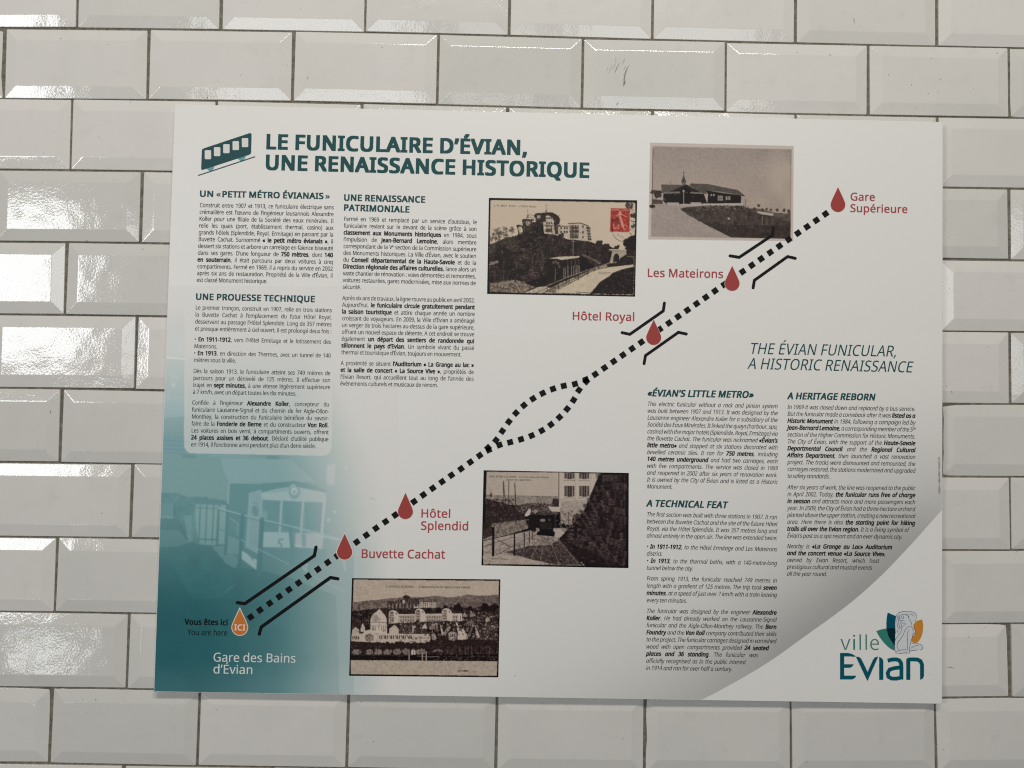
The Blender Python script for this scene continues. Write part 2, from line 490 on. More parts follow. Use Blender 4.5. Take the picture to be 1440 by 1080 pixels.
# outlines of the letters: character code: (advance, [contours of x,y pairs]) in thousandths of the body size
GLYPHS = {
    65: (639, [[545,0,459,221,176,221,91,0,0,0,279,717,360,717,638,0], [352,517,342,546,328,589,318,624,307,583,296,546,287,517,206,301,432,301]]),
    66: (650, [[301,714,419,704,503,674,542,642,564,596,572,537,568,497,556,462,537,433,510,408,477,390,436,379,436,374,479,364,517,348,550,325,575,294,591,254,596,203,588,143,566,92,530,52,480,23,420,6,348,0,97,0,97,714], [319,410,396,417,445,439,470,476,479,527,469,578,437,611,384,631,305,637,187,637,187,410], [187,335,187,76,331,76,412,85,463,113,491,156,500,210,496,245,483,276,461,301,428,319,383,331,324,335]]),
    67: (632, [[403,645,349,640,300,625,258,601,222,568,194,527,173,477,160,421,156,357,163,275,183,204,218,146,265,104,327,78,402,69,491,77,573,97,573,19,490,-3,389,-10,289,1,207,35,143,89,97,163,70,253,61,358,67,435,83,506,111,568,149,622,198,665,257,698,326,717,404,724,458,721,510,713,558,700,601,682,565,606,491,633,449,642]]),
    68: (730, [[669,364,658,254,624,163,570,92,497,41,405,10,296,0,97,0,97,714,317,714,418,704,504,674,574,625,626,556,658,470], [574,361,566,448,542,517,504,570,450,607,384,630,304,637,187,637,187,77,284,77,373,85,445,109,501,148,542,204,566,275]]),
    69: (556, [[496,0,97,0,97,714,496,714,496,635,187,635,187,412,478,412,478,334,187,334,187,79,496,79]]),
    70: (519, [[187,0,97,0,97,714,496,714,496,635,187,635,187,382,477,382,477,303,187,303]]),
    71: (728, [[407,377,654,377,654,27,596,10,537,-1,474,-8,403,-10,301,1,216,34,149,88,100,161,71,252,61,357,72,461,105,551,159,624,231,678,323,713,431,724,489,721,544,713,596,700,644,682,610,604,524,633,476,642,426,645,347,636,280,610,226,568,187,510,163,440,155,357,162,277,182,206,218,148,269,104,337,77,424,68,504,73,564,85,564,297,407,297]]),
    72: (741, [[643,0,553,0,553,333,187,333,187,0,97,0,97,714,187,714,187,412,553,412,553,714,643,714]]),
    73: (339, [[298,0,40,0,40,52,124,71,124,642,40,662,40,714,298,714,298,662,214,642,214,71,298,52]]),
    74: (273, [[-4,-190,-46,-186,-78,-177,-78,-101,-44,-108,-6,-111,18,-108,42,-101,62,-87,78,-66,88,-36,92,4,92,714,182,714,182,11,176,-52,159,-102,131,-141,94,-168,49,-185]]),
    75: (619, [[619,0,513,0,260,341,187,277,187,0,97,0,97,714,187,714,187,362,248,430,310,498,503,714,608,714,325,403]]),
    76: (524, [[97,0,97,714,187,714,187,80,499,80,499,0]]),
    77: (907, [[412,0,177,626,173,626,176,575,179,507,180,433,180,0,97,0,97,714,230,714,450,129,454,129,678,714,810,714,810,0,721,0,721,439,722,508,725,573,728,625,724,625,486,0]]),
    78: (760, [[663,0,558,0,176,593,172,593,175,538,178,471,180,399,180,0,97,0,97,714,201,714,582,123,586,123,583,171,580,241,579,311,579,714,663,714]]),
    79: (781, [[720,358,715,279,699,207,673,145,636,91,590,48,533,16,467,-3,391,-10,312,-3,245,16,188,48,142,91,106,145,81,208,66,280,61,359,70,462,97,551,142,624,206,679,290,713,392,725,490,714,572,679,636,625,682,551,711,462], [156,358,162,274,181,203,213,145,258,103,318,77,391,68,465,77,523,103,568,146,600,203,619,274,625,358,619,441,600,512,569,569,524,612,465,637,392,646,318,637,258,611,213,569,181,512,162,442]]),
    80: (605, [[286,714,371,708,439,690,490,659,526,617,547,566,554,504,550,461,539,419,520,381,492,347,453,318,404,296,343,283,269,278,187,278,187,0,97,0,97,714], [278,637,187,637,187,355,259,355,321,359,372,369,411,388,439,416,456,453,461,500,450,560,417,603,360,628]]),
    81: (781, [[720,358,714,275,697,200,667,134,627,80,575,37,512,8,683,-170,554,-170,416,-9,403,-9,391,-10,312,-3,245,16,188,48,142,91,106,145,81,208,66,280,61,359,70,462,97,551,142,624,206,679,290,713,392,725,490,714,572,679,636,625,682,551,711,462], [156,358,162,274,181,203,213,145,258,103,318,77,391,68,465,77,523,103,568,146,600,203,619,274,625,358,619,441,600,512,569,569,524,612,465,637,392,646,318,637,258,611,213,569,181,512,162,442]]),
    82: (622, [[294,714,375,708,440,691,491,663,526,624,547,573,554,511,549,459,533,416,509,382,479,355,446,335,411,320,607,0,502,0,329,295,187,295,187,0,97,0,97,714], [289,636,187,636,187,371,294,371,369,380,421,405,451,448,461,507,456,549,442,582,419,606,386,623,343,633]]),
    83: (549, [[502,191,494,132,471,82,433,43,382,14,320,-4,247,-10,171,-6,104,5,51,24,51,110,140,81,195,71,251,68,300,71,340,82,371,99,394,122,408,150,412,183,408,215,397,242,377,265,345,286,244,330,163,366,132,387,106,411,86,438,71,468,63,502,60,542,67,595,89,639,124,675,169,702,225,718,288,724,345,721,396,713,443,700,485,684,457,607,376,634,332,642,286,645,245,642,211,632,185,616,166,595,155,570,151,541,155,508,166,481,186,458,215,438,307,397,365,373,413,347,452,318,479,284,496,242]]),
    84: (556, [[323,0,233,0,233,635,10,635,10,714,545,714,545,635,323,635]]),
    85: (731, [[640,252,632,182,610,118,572,65,518,24,449,-1,362,-10,280,-2,213,22,159,62,121,116,98,180,90,254,90,714,180,714,180,251,192,174,226,116,285,80,367,68,426,74,472,91,508,119,532,156,546,201,551,252,551,714,640,714]]),
    86: (600, [[600,714,345,0,255,0,0,714,94,714,255,256,274,200,288,148,300,100,311,149,326,201,345,258,505,714]]),
    87: (930, [[917,714,727,0,636,0,497,468,485,511,474,553,465,587,461,609,457,587,450,553,439,510,427,465,292,0,201,0,12,714,106,714,217,278,228,232,237,188,245,147,251,108,257,149,266,192,277,238,289,283,415,714,508,714,639,280,652,233,663,188,671,145,678,108,686,160,698,218,713,279,823,714]]),
    88: (586, [[582,0,480,0,291,310,99,0,4,0,241,372,19,714,119,714,294,434,470,714,565,714,344,374]]),
    89: (566, [[283,363,469,714,566,714,328,277,328,0,238,0,238,273,0,714,98,714]]),
    90: (572, [[533,0,38,0,38,68,414,634,50,634,50,714,523,714,523,646,147,80,533,80]]),
    97: (561, [[288,545,373,534,433,502,468,446,480,365,480,0,416,0,399,76,395,76,347,27,321,11,291,-1,257,-8,215,-10,169,-6,128,7,94,29,68,59,51,100,46,149,53,198,74,239,109,272,189,306,303,320,394,323,394,355,387,412,365,448,330,467,283,474,242,471,203,461,132,433,105,499,143,517,188,531,237,542], [314,259,229,249,175,227,147,193,137,148,144,109,164,82,196,66,235,61,297,70,348,98,382,146,393,214,393,262]]),
    98: (615, [[173,575,171,511,168,465,173,465,200,496,236,522,282,539,339,545,401,537,455,514,499,475,533,422,553,352,560,268,553,183,532,114,499,60,455,21,401,-2,339,-10,282,-4,236,13,200,38,173,68,166,68,148,0,85,0,85,760,173,760], [324,472,273,467,234,450,206,423,187,384,176,334,173,271,173,267,181,180,205,115,233,86,273,69,326,63,389,76,433,116,460,181,469,269,460,357,433,421,388,459]]),
    99: (480, [[300,-10,233,-3,173,19,124,56,86,109,63,178,55,265,63,355,88,426,127,480,177,517,238,539,306,546,385,537,447,517,420,444,364,461,304,469,255,463,215,446,184,417,163,378,150,327,146,266,150,207,163,157,184,117,214,89,252,72,299,66,340,68,376,75,438,97,438,19,378,-2]]),
    100: (615, [[275,-10,213,-2,159,21,115,59,82,113,62,183,55,267,62,351,82,421,115,475,160,515,214,538,276,546,315,543,349,535,378,523,403,507,442,467,448,467,444,505,442,546,442,760,530,760,530,0,459,0,446,72,442,72,403,30,378,14,349,1,314,-7], [289,63,361,75,408,109,434,168,443,250,443,266,435,354,410,419,382,449,341,467,288,473,245,467,209,448,181,416,155,350,146,265,155,180,181,116,226,76]]),
    101: (564, [[292,546,356,538,410,516,454,480,486,431,506,372,513,304,513,251,146,251,159,171,192,112,246,77,317,65,365,67,407,74,489,102,489,25,408,-1,364,-8,313,-10,241,-2,178,21,126,60,87,113,63,182,55,264,62,346,84,415,120,471,167,512,225,537], [291,474,235,464,191,433,162,385,148,321,421,321,417,364,407,401,389,431,365,454,332,469]]),
    102: (344, [[332,468,197,468,197,0,109,0,109,468,15,468,15,509,109,539,109,570,114,632,129,682,155,719,189,745,232,760,283,765,341,759,387,747,364,678,327,688,284,693,246,686,218,663,202,626,197,571,197,536,332,536]]),
    103: (615, [[275,546,325,541,370,526,410,501,443,465,448,465,460,536,530,536,530,-9,523,-79,504,-136,471,-182,425,-214,365,-233,290,-240,234,-238,183,-231,138,-221,97,-206,97,-125,138,-143,186,-156,239,-164,295,-167,357,-157,403,-126,433,-79,443,-16,443,5,444,40,446,71,442,71,411,35,373,10,328,-5,276,-10,212,-2,158,22,113,63,81,118,61,186,55,267,61,346,81,414,113,470,157,512,211,538], [287,472,245,466,210,448,183,418,163,378,150,327,146,266,155,179,182,114,227,75,289,62,327,65,359,72,385,86,407,105,423,131,435,163,442,201,444,246,444,267,440,333,427,385,406,424,376,451,336,467]]),
    104: (618, [[173,537,171,498,168,462,174,462,193,487,217,508,244,524,275,535,307,543,341,545,401,540,449,524,488,498,515,461,531,411,537,349,537,0,450,0,450,343,443,400,421,440,384,464,330,472,276,466,236,449,207,422,187,383,177,335,173,277,173,0,85,0,85,760,173,760]]),
    105: (258, [[173,536,173,0,85,0,85,536], [130,737,149,734,165,723,177,706,181,681,177,656,165,639,149,628,130,625,110,628,93,639,82,656,78,681,82,706,93,723,110,734]]),
    106: (258, [[22,-240,-22,-236,-55,-228,-55,-157,-24,-164,11,-167,40,-163,64,-149,80,-124,85,-83,85,536,173,536,173,-80,169,-126,157,-166,137,-198,108,-221,70,-235], [78,681,82,706,93,723,110,734,130,737,149,734,165,723,177,706,181,681,177,656,165,639,149,628,130,625,110,628,93,639,82,656]]),
    107: (534, [[172,363,171,321,168,276,172,276,190,299,214,329,236,355,407,536,510,536,293,307,525,0,419,0,233,250,172,197,172,0,85,0,85,760,172,760]]),
    108: (258, [[173,0,85,0,85,760,173,760]]),
    109: (935, [[673,546,752,534,809,499,843,439,854,349,854,0,767,0,767,345,760,400,740,440,707,464,658,472,591,461,546,427,521,372,513,296,513,0,426,0,426,345,423,384,414,415,399,440,378,458,350,468,316,472,268,466,231,449,204,422,186,384,176,336,173,278,173,0,85,0,85,536,156,536,169,463,174,463,193,489,215,509,241,526,270,537,300,544,332,546,389,540,435,524,471,496,496,456,501,456,533,496,574,524,622,540]]),
    110: (618, [[343,546,427,534,488,499,525,439,537,349,537,0,450,0,450,343,443,400,421,440,384,464,330,472,277,466,236,450,207,422,181,361,173,278,173,0,85,0,85,536,156,536,169,463,174,463,194,489,218,509,246,526,277,537,309,544]]),
    111: (605, [[551,269,547,206,533,150,512,103,483,63,447,31,405,8,355,-5,301,-10,250,-5,203,8,161,31,125,63,96,103,73,150,60,206,55,269,62,351,85,419,121,474,171,513,232,538,304,546,373,538,432,513,482,474,519,419,543,351], [146,269,150,210,163,159,184,118,214,88,254,69,303,63,352,69,392,88,422,118,443,159,456,210,460,269,456,328,443,378,422,418,391,447,352,466,302,472,252,466,213,448,183,418,155,354]]),
    112: (615, [[340,546,402,538,455,515,499,477,533,423,553,354,560,269,553,185,532,115,499,61,455,21,402,-2,339,-10,300,-7,266,1,236,14,211,29,173,68,167,68,171,25,173,-20,173,-240,85,-240,85,536,157,536,169,463,173,463,211,505,236,522,265,535,300,543], [324,472,275,467,237,451,208,426,189,390,177,343,173,286,173,269,176,208,187,157,206,117,234,87,274,69,326,63,371,70,406,90,434,122,453,163,465,213,469,270,460,353,433,417,406,448,369,466]]),
    113: (615, [[442,-11,443,31,447,72,441,72,414,40,377,14,331,-4,273,-10,212,-2,160,21,115,59,82,113,62,183,55,267,62,352,83,421,117,475,161,514,215,538,276,546,333,540,379,522,415,495,443,463,447,463,460,536,530,536,530,-240,442,-240], [290,63,340,68,378,83,407,108,427,144,438,191,443,248,443,266,434,356,409,420,380,450,340,467,288,473,244,467,208,448,181,416,155,350,146,265,155,180,181,116,226,76]]),
    114: (413, [[335,546,367,544,398,540,387,459,358,464,329,466,299,463,270,453,243,437,220,416,200,391,185,360,176,325,173,286,173,0,85,0,85,536,157,536,167,438,171,438,212,492,238,514,267,531,299,542]]),
    115: (479, [[434,148,427,100,408,61,376,30,334,8,282,-5,220,-10,168,-8,123,-1,85,10,52,24,52,104,129,74,175,64,222,61,280,66,319,82,342,108,349,140,346,159,338,176,323,192,298,208,217,244,128,284,95,306,71,332,56,364,51,404,65,464,106,509,171,537,252,546,299,544,343,536,423,510,393,440,322,464,284,471,246,474,198,470,163,456,142,436,135,409,138,389,148,371,165,356,191,341,273,307,360,268,392,246,415,219,429,187]]),
    116: (361, [[264,62,305,65,339,73,339,6,299,-5,249,-10,209,-6,171,4,139,24,114,55,97,98,92,156,92,468,16,468,16,510,93,545,128,659,180,659,180,536,335,536,335,468,180,468,180,158,186,115,203,85,230,68]]),
    117: (618, [[533,536,533,0,461,0,448,71,444,71,424,45,400,25,372,9,341,-1,274,-10,215,-5,167,10,128,37,101,74,84,123,79,185,79,536,168,536,168,191,175,135,197,95,234,71,287,63,341,69,381,85,411,113,430,151,441,200,445,257,445,536]]),
    118: (508, [[203,0,0,536,94,536,208,220,225,171,241,119,251,78,255,78,266,120,283,172,300,220,414,536,508,536,304,0]]),
    119: (786, [[431,303,419,344,408,383,400,418,394,445,390,445,384,418,376,383,366,343,354,302,258,1,158,1,11,537,102,537,176,251,191,192,203,136,211,91,215,91,222,121,230,159,240,199,251,235,346,537,442,537,534,235,548,186,562,135,570,92,574,92,581,134,594,190,610,251,685,537,775,537,626,1,523,1]]),
    120: (529, [[212,274,27,536,127,536,265,334,402,536,501,536,316,274,511,0,411,0,265,214,117,0,18,0]]),
    121: (510, [[1,536,95,536,211,231,229,179,245,130,256,85,260,85,279,150,306,232,415,536,510,536,279,-74,258,-121,234,-161,206,-195,172,-219,132,-235,84,-240,42,-237,11,-232,11,-162,37,-166,70,-168,99,-165,123,-156,144,-142,162,-123,189,-73,217,-2]]),
    122: (470, [[431,0,39,0,39,58,327,468,56,468,56,536,424,536,424,470,140,68,431,68]]),
    48: (572, [[523,358,520,276,510,203,493,140,468,87,436,46,394,15,344,-4,285,-10,212,1,152,34,107,88,74,160,55,251,49,358,55,465,72,556,103,628,148,682,208,714,285,725,358,714,418,682,464,628,497,556,516,465], [137,358,141,268,151,195,171,138,198,97,236,73,285,65,334,73,371,97,400,137,419,194,430,268,434,358,430,448,419,520,400,577,371,617,334,642,285,650,236,642,198,617,170,577,151,520,141,448]]),
    49: (572, [[355,0,269,0,269,499,269,548,271,585,273,622,244,595,211,567,135,505,89,564,282,714,355,714]]),
    50: (572, [[520,0,48,0,48,73,235,262,326,358,358,400,382,440,396,483,401,529,392,581,366,618,326,641,275,649,226,644,183,631,144,609,103,581,56,640,117,683,152,700,190,713,231,721,275,724,337,718,390,701,433,673,464,635,484,589,491,534,485,480,468,429,440,380,404,333,308,231,159,84,159,80,520,80]]),
    51: (572, [[493,547,488,502,475,464,453,432,423,407,387,388,345,376,345,372,420,353,473,318,504,267,515,203,508,144,486,92,449,49,397,17,327,-3,241,-10,187,-8,137,-1,90,10,45,29,45,111,92,91,142,76,193,67,242,64,325,73,381,101,412,146,423,205,417,246,399,277,371,301,331,318,281,328,223,331,154,331,154,406,224,406,278,410,322,423,357,443,382,470,398,503,403,541,394,587,368,621,327,643,273,650,204,642,146,621,93,590,49,650,92,678,143,702,204,718,272,724,370,711,438,674,479,617]]),
    52: (572, [[552,162,448,162,448,0,363,0,363,162,21,162,21,237,357,718,448,718,448,241,552,241], [363,466,363,513,365,554,366,590,368,624,364,624,344,583,321,546,107,241,363,241]]),
    53: (572, [[275,438,343,432,402,413,450,383,485,341,508,290,515,228,507,159,483,100,444,53,391,18,326,-3,248,-10,195,-8,144,0,100,12,63,29,63,112,103,92,150,77,201,68,249,65,299,69,341,81,377,103,403,132,419,171,425,219,414,281,382,326,326,355,246,364,182,359,124,349,80,377,107,714,465,714,465,634,182,634,165,427,211,434]]),
    54: (572, [[55,305,63,427,75,485,93,540,118,591,151,635,193,672,244,700,307,718,382,724,428,722,470,715,470,640,429,649,384,652,321,646,269,629,228,602,196,566,174,523,158,474,148,420,143,363,149,363,166,386,187,406,212,423,242,436,278,444,318,447,376,441,426,421,468,390,499,347,519,294,525,230,518,161,497,102,463,54,418,19,363,-3,298,-10,249,-5,203,9,162,33,125,67,96,111,73,165,60,230], [297,64,354,74,399,104,428,156,438,230,429,291,403,338,360,368,300,378,256,373,218,358,187,336,163,309,149,278,144,247,146,214,153,182,166,151,182,123,204,99,230,80,261,68]]),
    55: (572, [[136,0,429,634,44,634,44,714,523,714,523,646,233,0]]),
    56: (572, [[285,724,344,719,396,704,439,680,471,647,492,604,499,553,494,513,480,478,459,448,431,421,363,378,443,330,475,302,500,269,517,230,522,185,515,129,493,81,458,43,411,14,354,-4,288,-10,217,-4,157,13,110,41,76,78,56,126,49,182,54,228,69,267,93,300,124,329,159,353,197,373,133,418,108,446,88,477,76,513,72,554,79,605,100,646,133,680,176,704,227,719], [135,181,144,133,172,94,219,69,286,60,350,69,397,94,426,134,436,184,431,217,417,245,395,271,365,293,286,331,270,337,229,317,196,296,170,272,150,246,139,216], [284,653,234,646,193,626,167,594,158,550,162,516,175,488,196,465,223,445,289,412,351,445,376,465,395,488,408,517,412,550,403,594,377,626,336,646]]),
    57: (572, [[520,409,511,287,500,229,482,173,457,123,424,78,382,41,330,13,267,-4,192,-10,145,-7,102,0,102,75,144,65,190,62,254,68,305,85,346,112,378,147,401,190,417,239,426,293,431,350,425,350,387,308,362,291,331,278,296,270,255,267,198,273,147,292,106,324,75,366,56,419,50,483,57,553,78,612,113,660,158,695,214,717,278,724,327,719,373,704,414,680,450,646,479,602,501,548,515,484], [278,650,222,640,176,609,147,557,137,484,145,422,171,375,213,346,274,336,319,341,357,355,388,378,411,405,426,435,431,467,429,499,421,531,410,563,393,591,371,615,345,634,314,646]]),
    46: (268, [[72,54,76,85,90,106,110,117,133,121,157,117,177,106,191,85,196,54,191,23,177,2,157,-10,133,-14,110,-10,90,2,76,23]]),
    44: (268, [[192,105,169,29,138,-52,106,-129,41,-129,60,-48,78,38,91,116,185,116]]),
    58: (268, [[72,54,76,85,90,106,110,117,133,121,157,117,177,106,191,85,196,54,191,23,177,2,157,-10,133,-14,110,-10,90,2,76,23], [72,482,76,514,90,535,110,546,133,550,157,546,177,535,191,514,196,482,191,451,177,430,157,418,133,414,110,418,90,430,76,451]]),
    59: (268, [[183,105,160,29,129,-52,97,-129,31,-129,46,-69,60,-4,72,59,82,116,176,116], [70,482,74,514,88,535,108,546,131,550,155,546,175,535,189,514,194,482,189,451,175,430,155,418,131,414,108,418,88,430,74,451]]),
    40: (300, [[40,274,44,355,56,434,75,510,104,583,141,651,187,714,270,714,209,615,164,507,138,392,129,275,133,198,145,122,165,47,192,-24,227,-93,269,-158,187,-158,141,-96,104,-29,75,42,56,117,44,195]]),
    41: (300, [[260,274,256,195,244,117,225,42,196,-29,159,-96,113,-158,31,-158,73,-93,108,-24,135,47,155,122,167,198,171,275,167,353,155,431,135,507,108,580,73,649,30,714,113,714,159,651,196,583,225,510,244,434,256,355]]),
    45: (322, [[40,229,40,307,282,307,282,229]]),
    47: (372, [[362,714,96,0,10,0,276,714]]),
    39: (225, [[160,714,140,456,85,456,65,714]]),
    8217: (175, [[163,703,140,627,109,545,77,469,12,469,26,529,40,593,52,657,62,714,156,714]]),
    171: (509, [[40,270,208,471,271,435,131,264,271,93,208,56,40,257], [238,270,408,471,470,435,330,264,470,93,408,56,238,257]]),
    187: (509, [[469,257,299,56,237,93,377,264,237,435,299,471,469,270], [270,257,101,56,39,93,179,264,39,435,101,471,270,270]]),
    8226: (376, [[77,365,81,406,91,437,109,461,131,477,158,486,188,489,217,486,244,477,267,461,284,437,295,406,299,365,295,325,284,293,266,270,244,253,217,244,188,241,158,244,131,253,109,270,91,293,81,325]]),
    8211: (500, [[40,229,40,307,460,307,460,229]]),
    201: (556, [[496,0,97,0,97,714,496,714,496,635,187,635,187,412,478,412,478,334,187,334,187,79,496,79], [453,934,427,900,389,858,349,817,310,784,252,784,252,796,284,841,319,894,347,944,453,944]]),
    233: (564, [[292,546,356,538,410,516,454,480,486,431,506,372,513,304,513,251,146,251,159,171,192,112,246,77,317,65,365,67,407,74,489,102,489,25,408,-1,364,-8,313,-10,241,-2,178,21,126,60,87,113,63,182,55,264,62,346,84,415,120,471,167,512,225,537], [291,474,235,464,191,433,162,385,148,321,421,321,417,364,407,401,389,431,365,454,332,469], [433,756,407,722,369,681,328,639,290,606,232,606,232,618,264,663,299,716,327,766,433,766]]),
    232: (564, [[292,546,356,538,410,516,454,480,486,431,506,372,513,304,513,251,146,251,159,171,192,112,246,77,317,65,365,67,407,74,489,102,489,25,408,-1,364,-8,313,-10,241,-2,178,21,126,60,87,113,63,182,55,264,62,346,84,415,120,471,167,512,225,537], [291,474,235,464,191,433,162,385,148,321,421,321,417,364,407,401,389,431,365,454,332,469], [260,766,287,716,322,663,356,618,356,606,297,606,259,639,217,681,180,722,155,756,155,766]]),
    234: (564, [[292,546,356,538,410,516,454,480,486,431,506,372,513,304,513,251,146,251,159,171,192,112,246,77,317,65,365,67,407,74,489,102,489,25,408,-1,364,-8,313,-10,241,-2,178,21,126,60,87,113,63,182,55,264,62,346,84,415,120,471,167,512,225,537], [291,474,235,464,191,433,162,385,148,321,421,321,417,364,407,401,389,431,365,454,332,469], [329,766,363,716,410,662,454,617,454,606,392,606,338,645,283,696,229,646,176,606,116,606,116,617,159,663,204,716,239,766]]),
    224: (561, [[288,545,373,534,433,502,468,446,480,365,480,0,416,0,399,76,395,76,347,27,321,11,291,-1,257,-8,215,-10,169,-6,128,7,94,29,68,59,51,100,46,149,53,198,74,239,109,272,189,306,303,320,394,323,394,355,387,412,365,448,330,467,283,474,242,471,203,461,132,433,105,499,143,517,188,531,237,542], [314,259,229,249,175,227,147,193,137,148,144,109,164,82,196,66,235,61,297,70,348,98,382,146,393,214,393,262], [256,766,283,716,318,663,352,618,352,606,293,606,255,639,213,681,176,722,151,756,151,766]]),
    226: (561, [[288,545,373,534,433,502,468,446,480,365,480,0,416,0,399,76,395,76,347,27,321,11,291,-1,257,-8,215,-10,169,-6,128,7,94,29,68,59,51,100,46,149,53,198,74,239,109,272,189,306,303,320,394,323,394,355,387,412,365,448,330,467,283,474,242,471,203,461,132,433,105,499,143,517,188,531,237,542], [314,259,229,249,175,227,147,193,137,148,144,109,164,82,196,66,235,61,297,70,348,98,382,146,393,214,393,262], [325,766,359,716,406,662,450,617,450,606,388,606,334,645,279,696,225,646,172,606,112,606,112,617,154,663,200,716,235,766]]),
    244: (605, [[551,269,547,206,533,150,512,103,483,63,447,31,405,8,355,-5,301,-10,250,-5,203,8,161,31,125,63,96,103,73,150,60,206,55,269,62,351,85,419,121,474,171,513,232,538,304,546,373,538,432,513,482,474,519,419,543,351], [146,269,150,210,163,159,184,118,214,88,254,69,303,63,352,69,392,88,422,118,443,159,456,210,460,269,456,328,443,378,422,418,391,447,352,466,302,472,252,466,213,448,183,418,155,354], [347,766,381,716,428,662,472,617,472,606,410,606,356,645,301,696,247,646,194,606,134,606,134,617,176,663,222,716,257,766]]),
    239: (258, [[173,0,85,0,85,536,173,536], [-11,681,-7,703,3,718,18,727,36,730,54,727,69,718,80,703,83,681,80,659,69,643,54,634,36,631,18,634,3,643,-7,659], [177,681,180,703,190,718,205,727,223,730,241,727,256,718,266,703,270,681,267,659,256,643,241,634,223,631,205,634,190,643,180,659]]),
    231: (480, [[300,-10,233,-3,173,19,124,56,86,109,63,178,55,265,63,355,88,426,127,480,177,517,238,539,306,546,385,537,447,517,420,444,364,461,304,469,255,463,215,446,184,417,163,378,150,327,146,266,150,207,163,157,184,117,214,89,252,72,299,66,340,68,376,75,438,97,438,19,378,-2], [382,-139,373,-182,345,-213,299,-233,234,-240,205,-238,184,-235,184,-180,208,-183,237,-185,269,-183,292,-175,306,-162,311,-141,304,-118,284,-103,255,-93,220,-86,263,0,321,0,295,-53,339,-68,357,-81,370,-96,379,-115]]),
    339: (946, [[677,545,740,537,793,515,836,479,868,431,887,372,894,304,894,251,538,251,550,168,581,110,632,76,700,65,749,67,791,74,870,102,870,25,791,-1,748,-8,699,-10,635,-3,579,18,532,53,495,101,459,53,413,18,358,-3,296,-10,230,-2,171,22,123,62,85,117,62,187,54,269,61,350,83,418,119,473,168,512,228,537,299,545,359,538,412,517,457,482,492,435,514,468,539,495,569,517,601,532,638,542], [295,472,227,459,181,421,155,357,146,269,150,207,161,156,181,116,210,86,249,69,297,63,344,69,382,86,411,114,431,154,443,204,447,265,443,329,431,381,411,420,381,449,343,466], [676,473,622,463,581,434,553,386,540,321,801,321,798,364,788,401,771,431,747,454,716,468]]),
    192: (639, [[545,0,459,221,176,221,91,0,0,0,279,717,360,717,638,0], [352,517,342,546,328,589,318,624,307,583,296,546,287,517,206,301,432,301], [293,944,320,894,355,841,389,796,389,784,330,784,292,817,250,858,213,900,188,934,188,944]]),
    32: (260, []),
}

# ------------------------------------------------------------------ lettering
ZB = -0.0105          # front of the board
ZP = ZB - 0.00008     # full-colour prints
ZI = ZB - 0.00020     # inks on top

GL = {}


def load_font():
    for code, (adv, contours) in GLYPHS.items():
        GL[chr(code)] = (float(adv), [np.array(q, float).reshape(-1, 2) for q in contours])


def italic_a():
    adv, cs = GL['d']
    out = []
    for q in cs:
        q = q.copy()
        q[:, 1] = np.where(q[:, 1] > 560, 545, q[:, 1])
        keep = [i for i in range(len(q)) if not np.allclose(q[i], q[i - 1])]
        out.append(q[keep])
    return adv, out


def embolden(cs, ex, ey):
    if not cs or (ex == 0 and ey == 0):
        return cs
    ar = [0.5 * float(np.sum(q[:, 0] * np.roll(q[:, 1], -1) - np.roll(q[:, 0], -1) * q[:, 1])) for q in cs]
    sg = math.copysign(1, max(ar, key=abs))
    out = []
    for q in cs:
        e = np.roll(q, -1, 0) - q
        l = np.hypot(e[:, 0], e[:, 1])[:, None] + 1e-9
        n = np.stack([e[:, 1], -e[:, 0]], 1) / l * sg
        m = n + np.roll(n, 1, 0)
        d = (m * m).sum(1)[:, None] / 2 + 1e-6
        m = m / np.maximum(d, 0.45)
        out.append(q + m * np.array([ex, ey]))
    return out


TESS = {}


def glyph(c, style):
    """style: (bold units, italic flag)"""
    key = (c, style)
    if key in TESS:
        return TESS[key]
    bold, ital = style
    if ital and c == 'a':
        adv, cs = italic_a()
    elif c in GL:
        adv, cs = GL[c]
    else:
        adv, cs = GL['-']
    if bold < 0:
        cs = embolden(cs, bold, bold * 0.72)
    if not cs:
        r = (adv, np.zeros((0, 2)), [])
    else:
        pts = np.concatenate(cs)
        ar = [0.5 * float(np.sum(q[:, 0] * np.roll(q[:, 1], -1) - np.roll(q[:, 0], -1) * q[:, 1])) for q in cs]
        sg = math.copysign(1, max(ar, key=abs))
        start = np.cumsum([0] + [len(q) for q in cs])
        outer = [i for i in range(len(cs)) if ar[i] * sg > 0]
        group = {i: [i] for i in outer}
        for i in range(len(cs)):
            if i not in group:
                c0 = cs[i].mean(0)
                own = [o for o in outer if (cs[o].min(0) <= c0).all() and (cs[o].max(0) >= c0).all()]
                if own:
                    group[min(own, key=lambda o: abs(ar[o]))].append(i)
        F = []
        for ids in group.values():
            idx = [k for i in ids for k in range(start[i], start[i + 1])]
            tri = tessellate_polygon([[Vector((float(x), float(y), 0)) for x, y in cs[i]] for i in ids])
            for a, b, d in tri:
                a, b, d = idx[a], idx[b], idx[d]
                p, q, s = pts[a], pts[b], pts[d]
                cr = (q[0] - p[0]) * (s[1] - p[1]) - (q[1] - p[1]) * (s[0] - p[0])
                if abs(cr) < 1e-6:
                    continue
                F.append((a, b, d) if cr > 0 else (a, d, b))
        r = (adv + max(0, bold) * 1.1, pts, F)
    TESS[key] = r
    return r


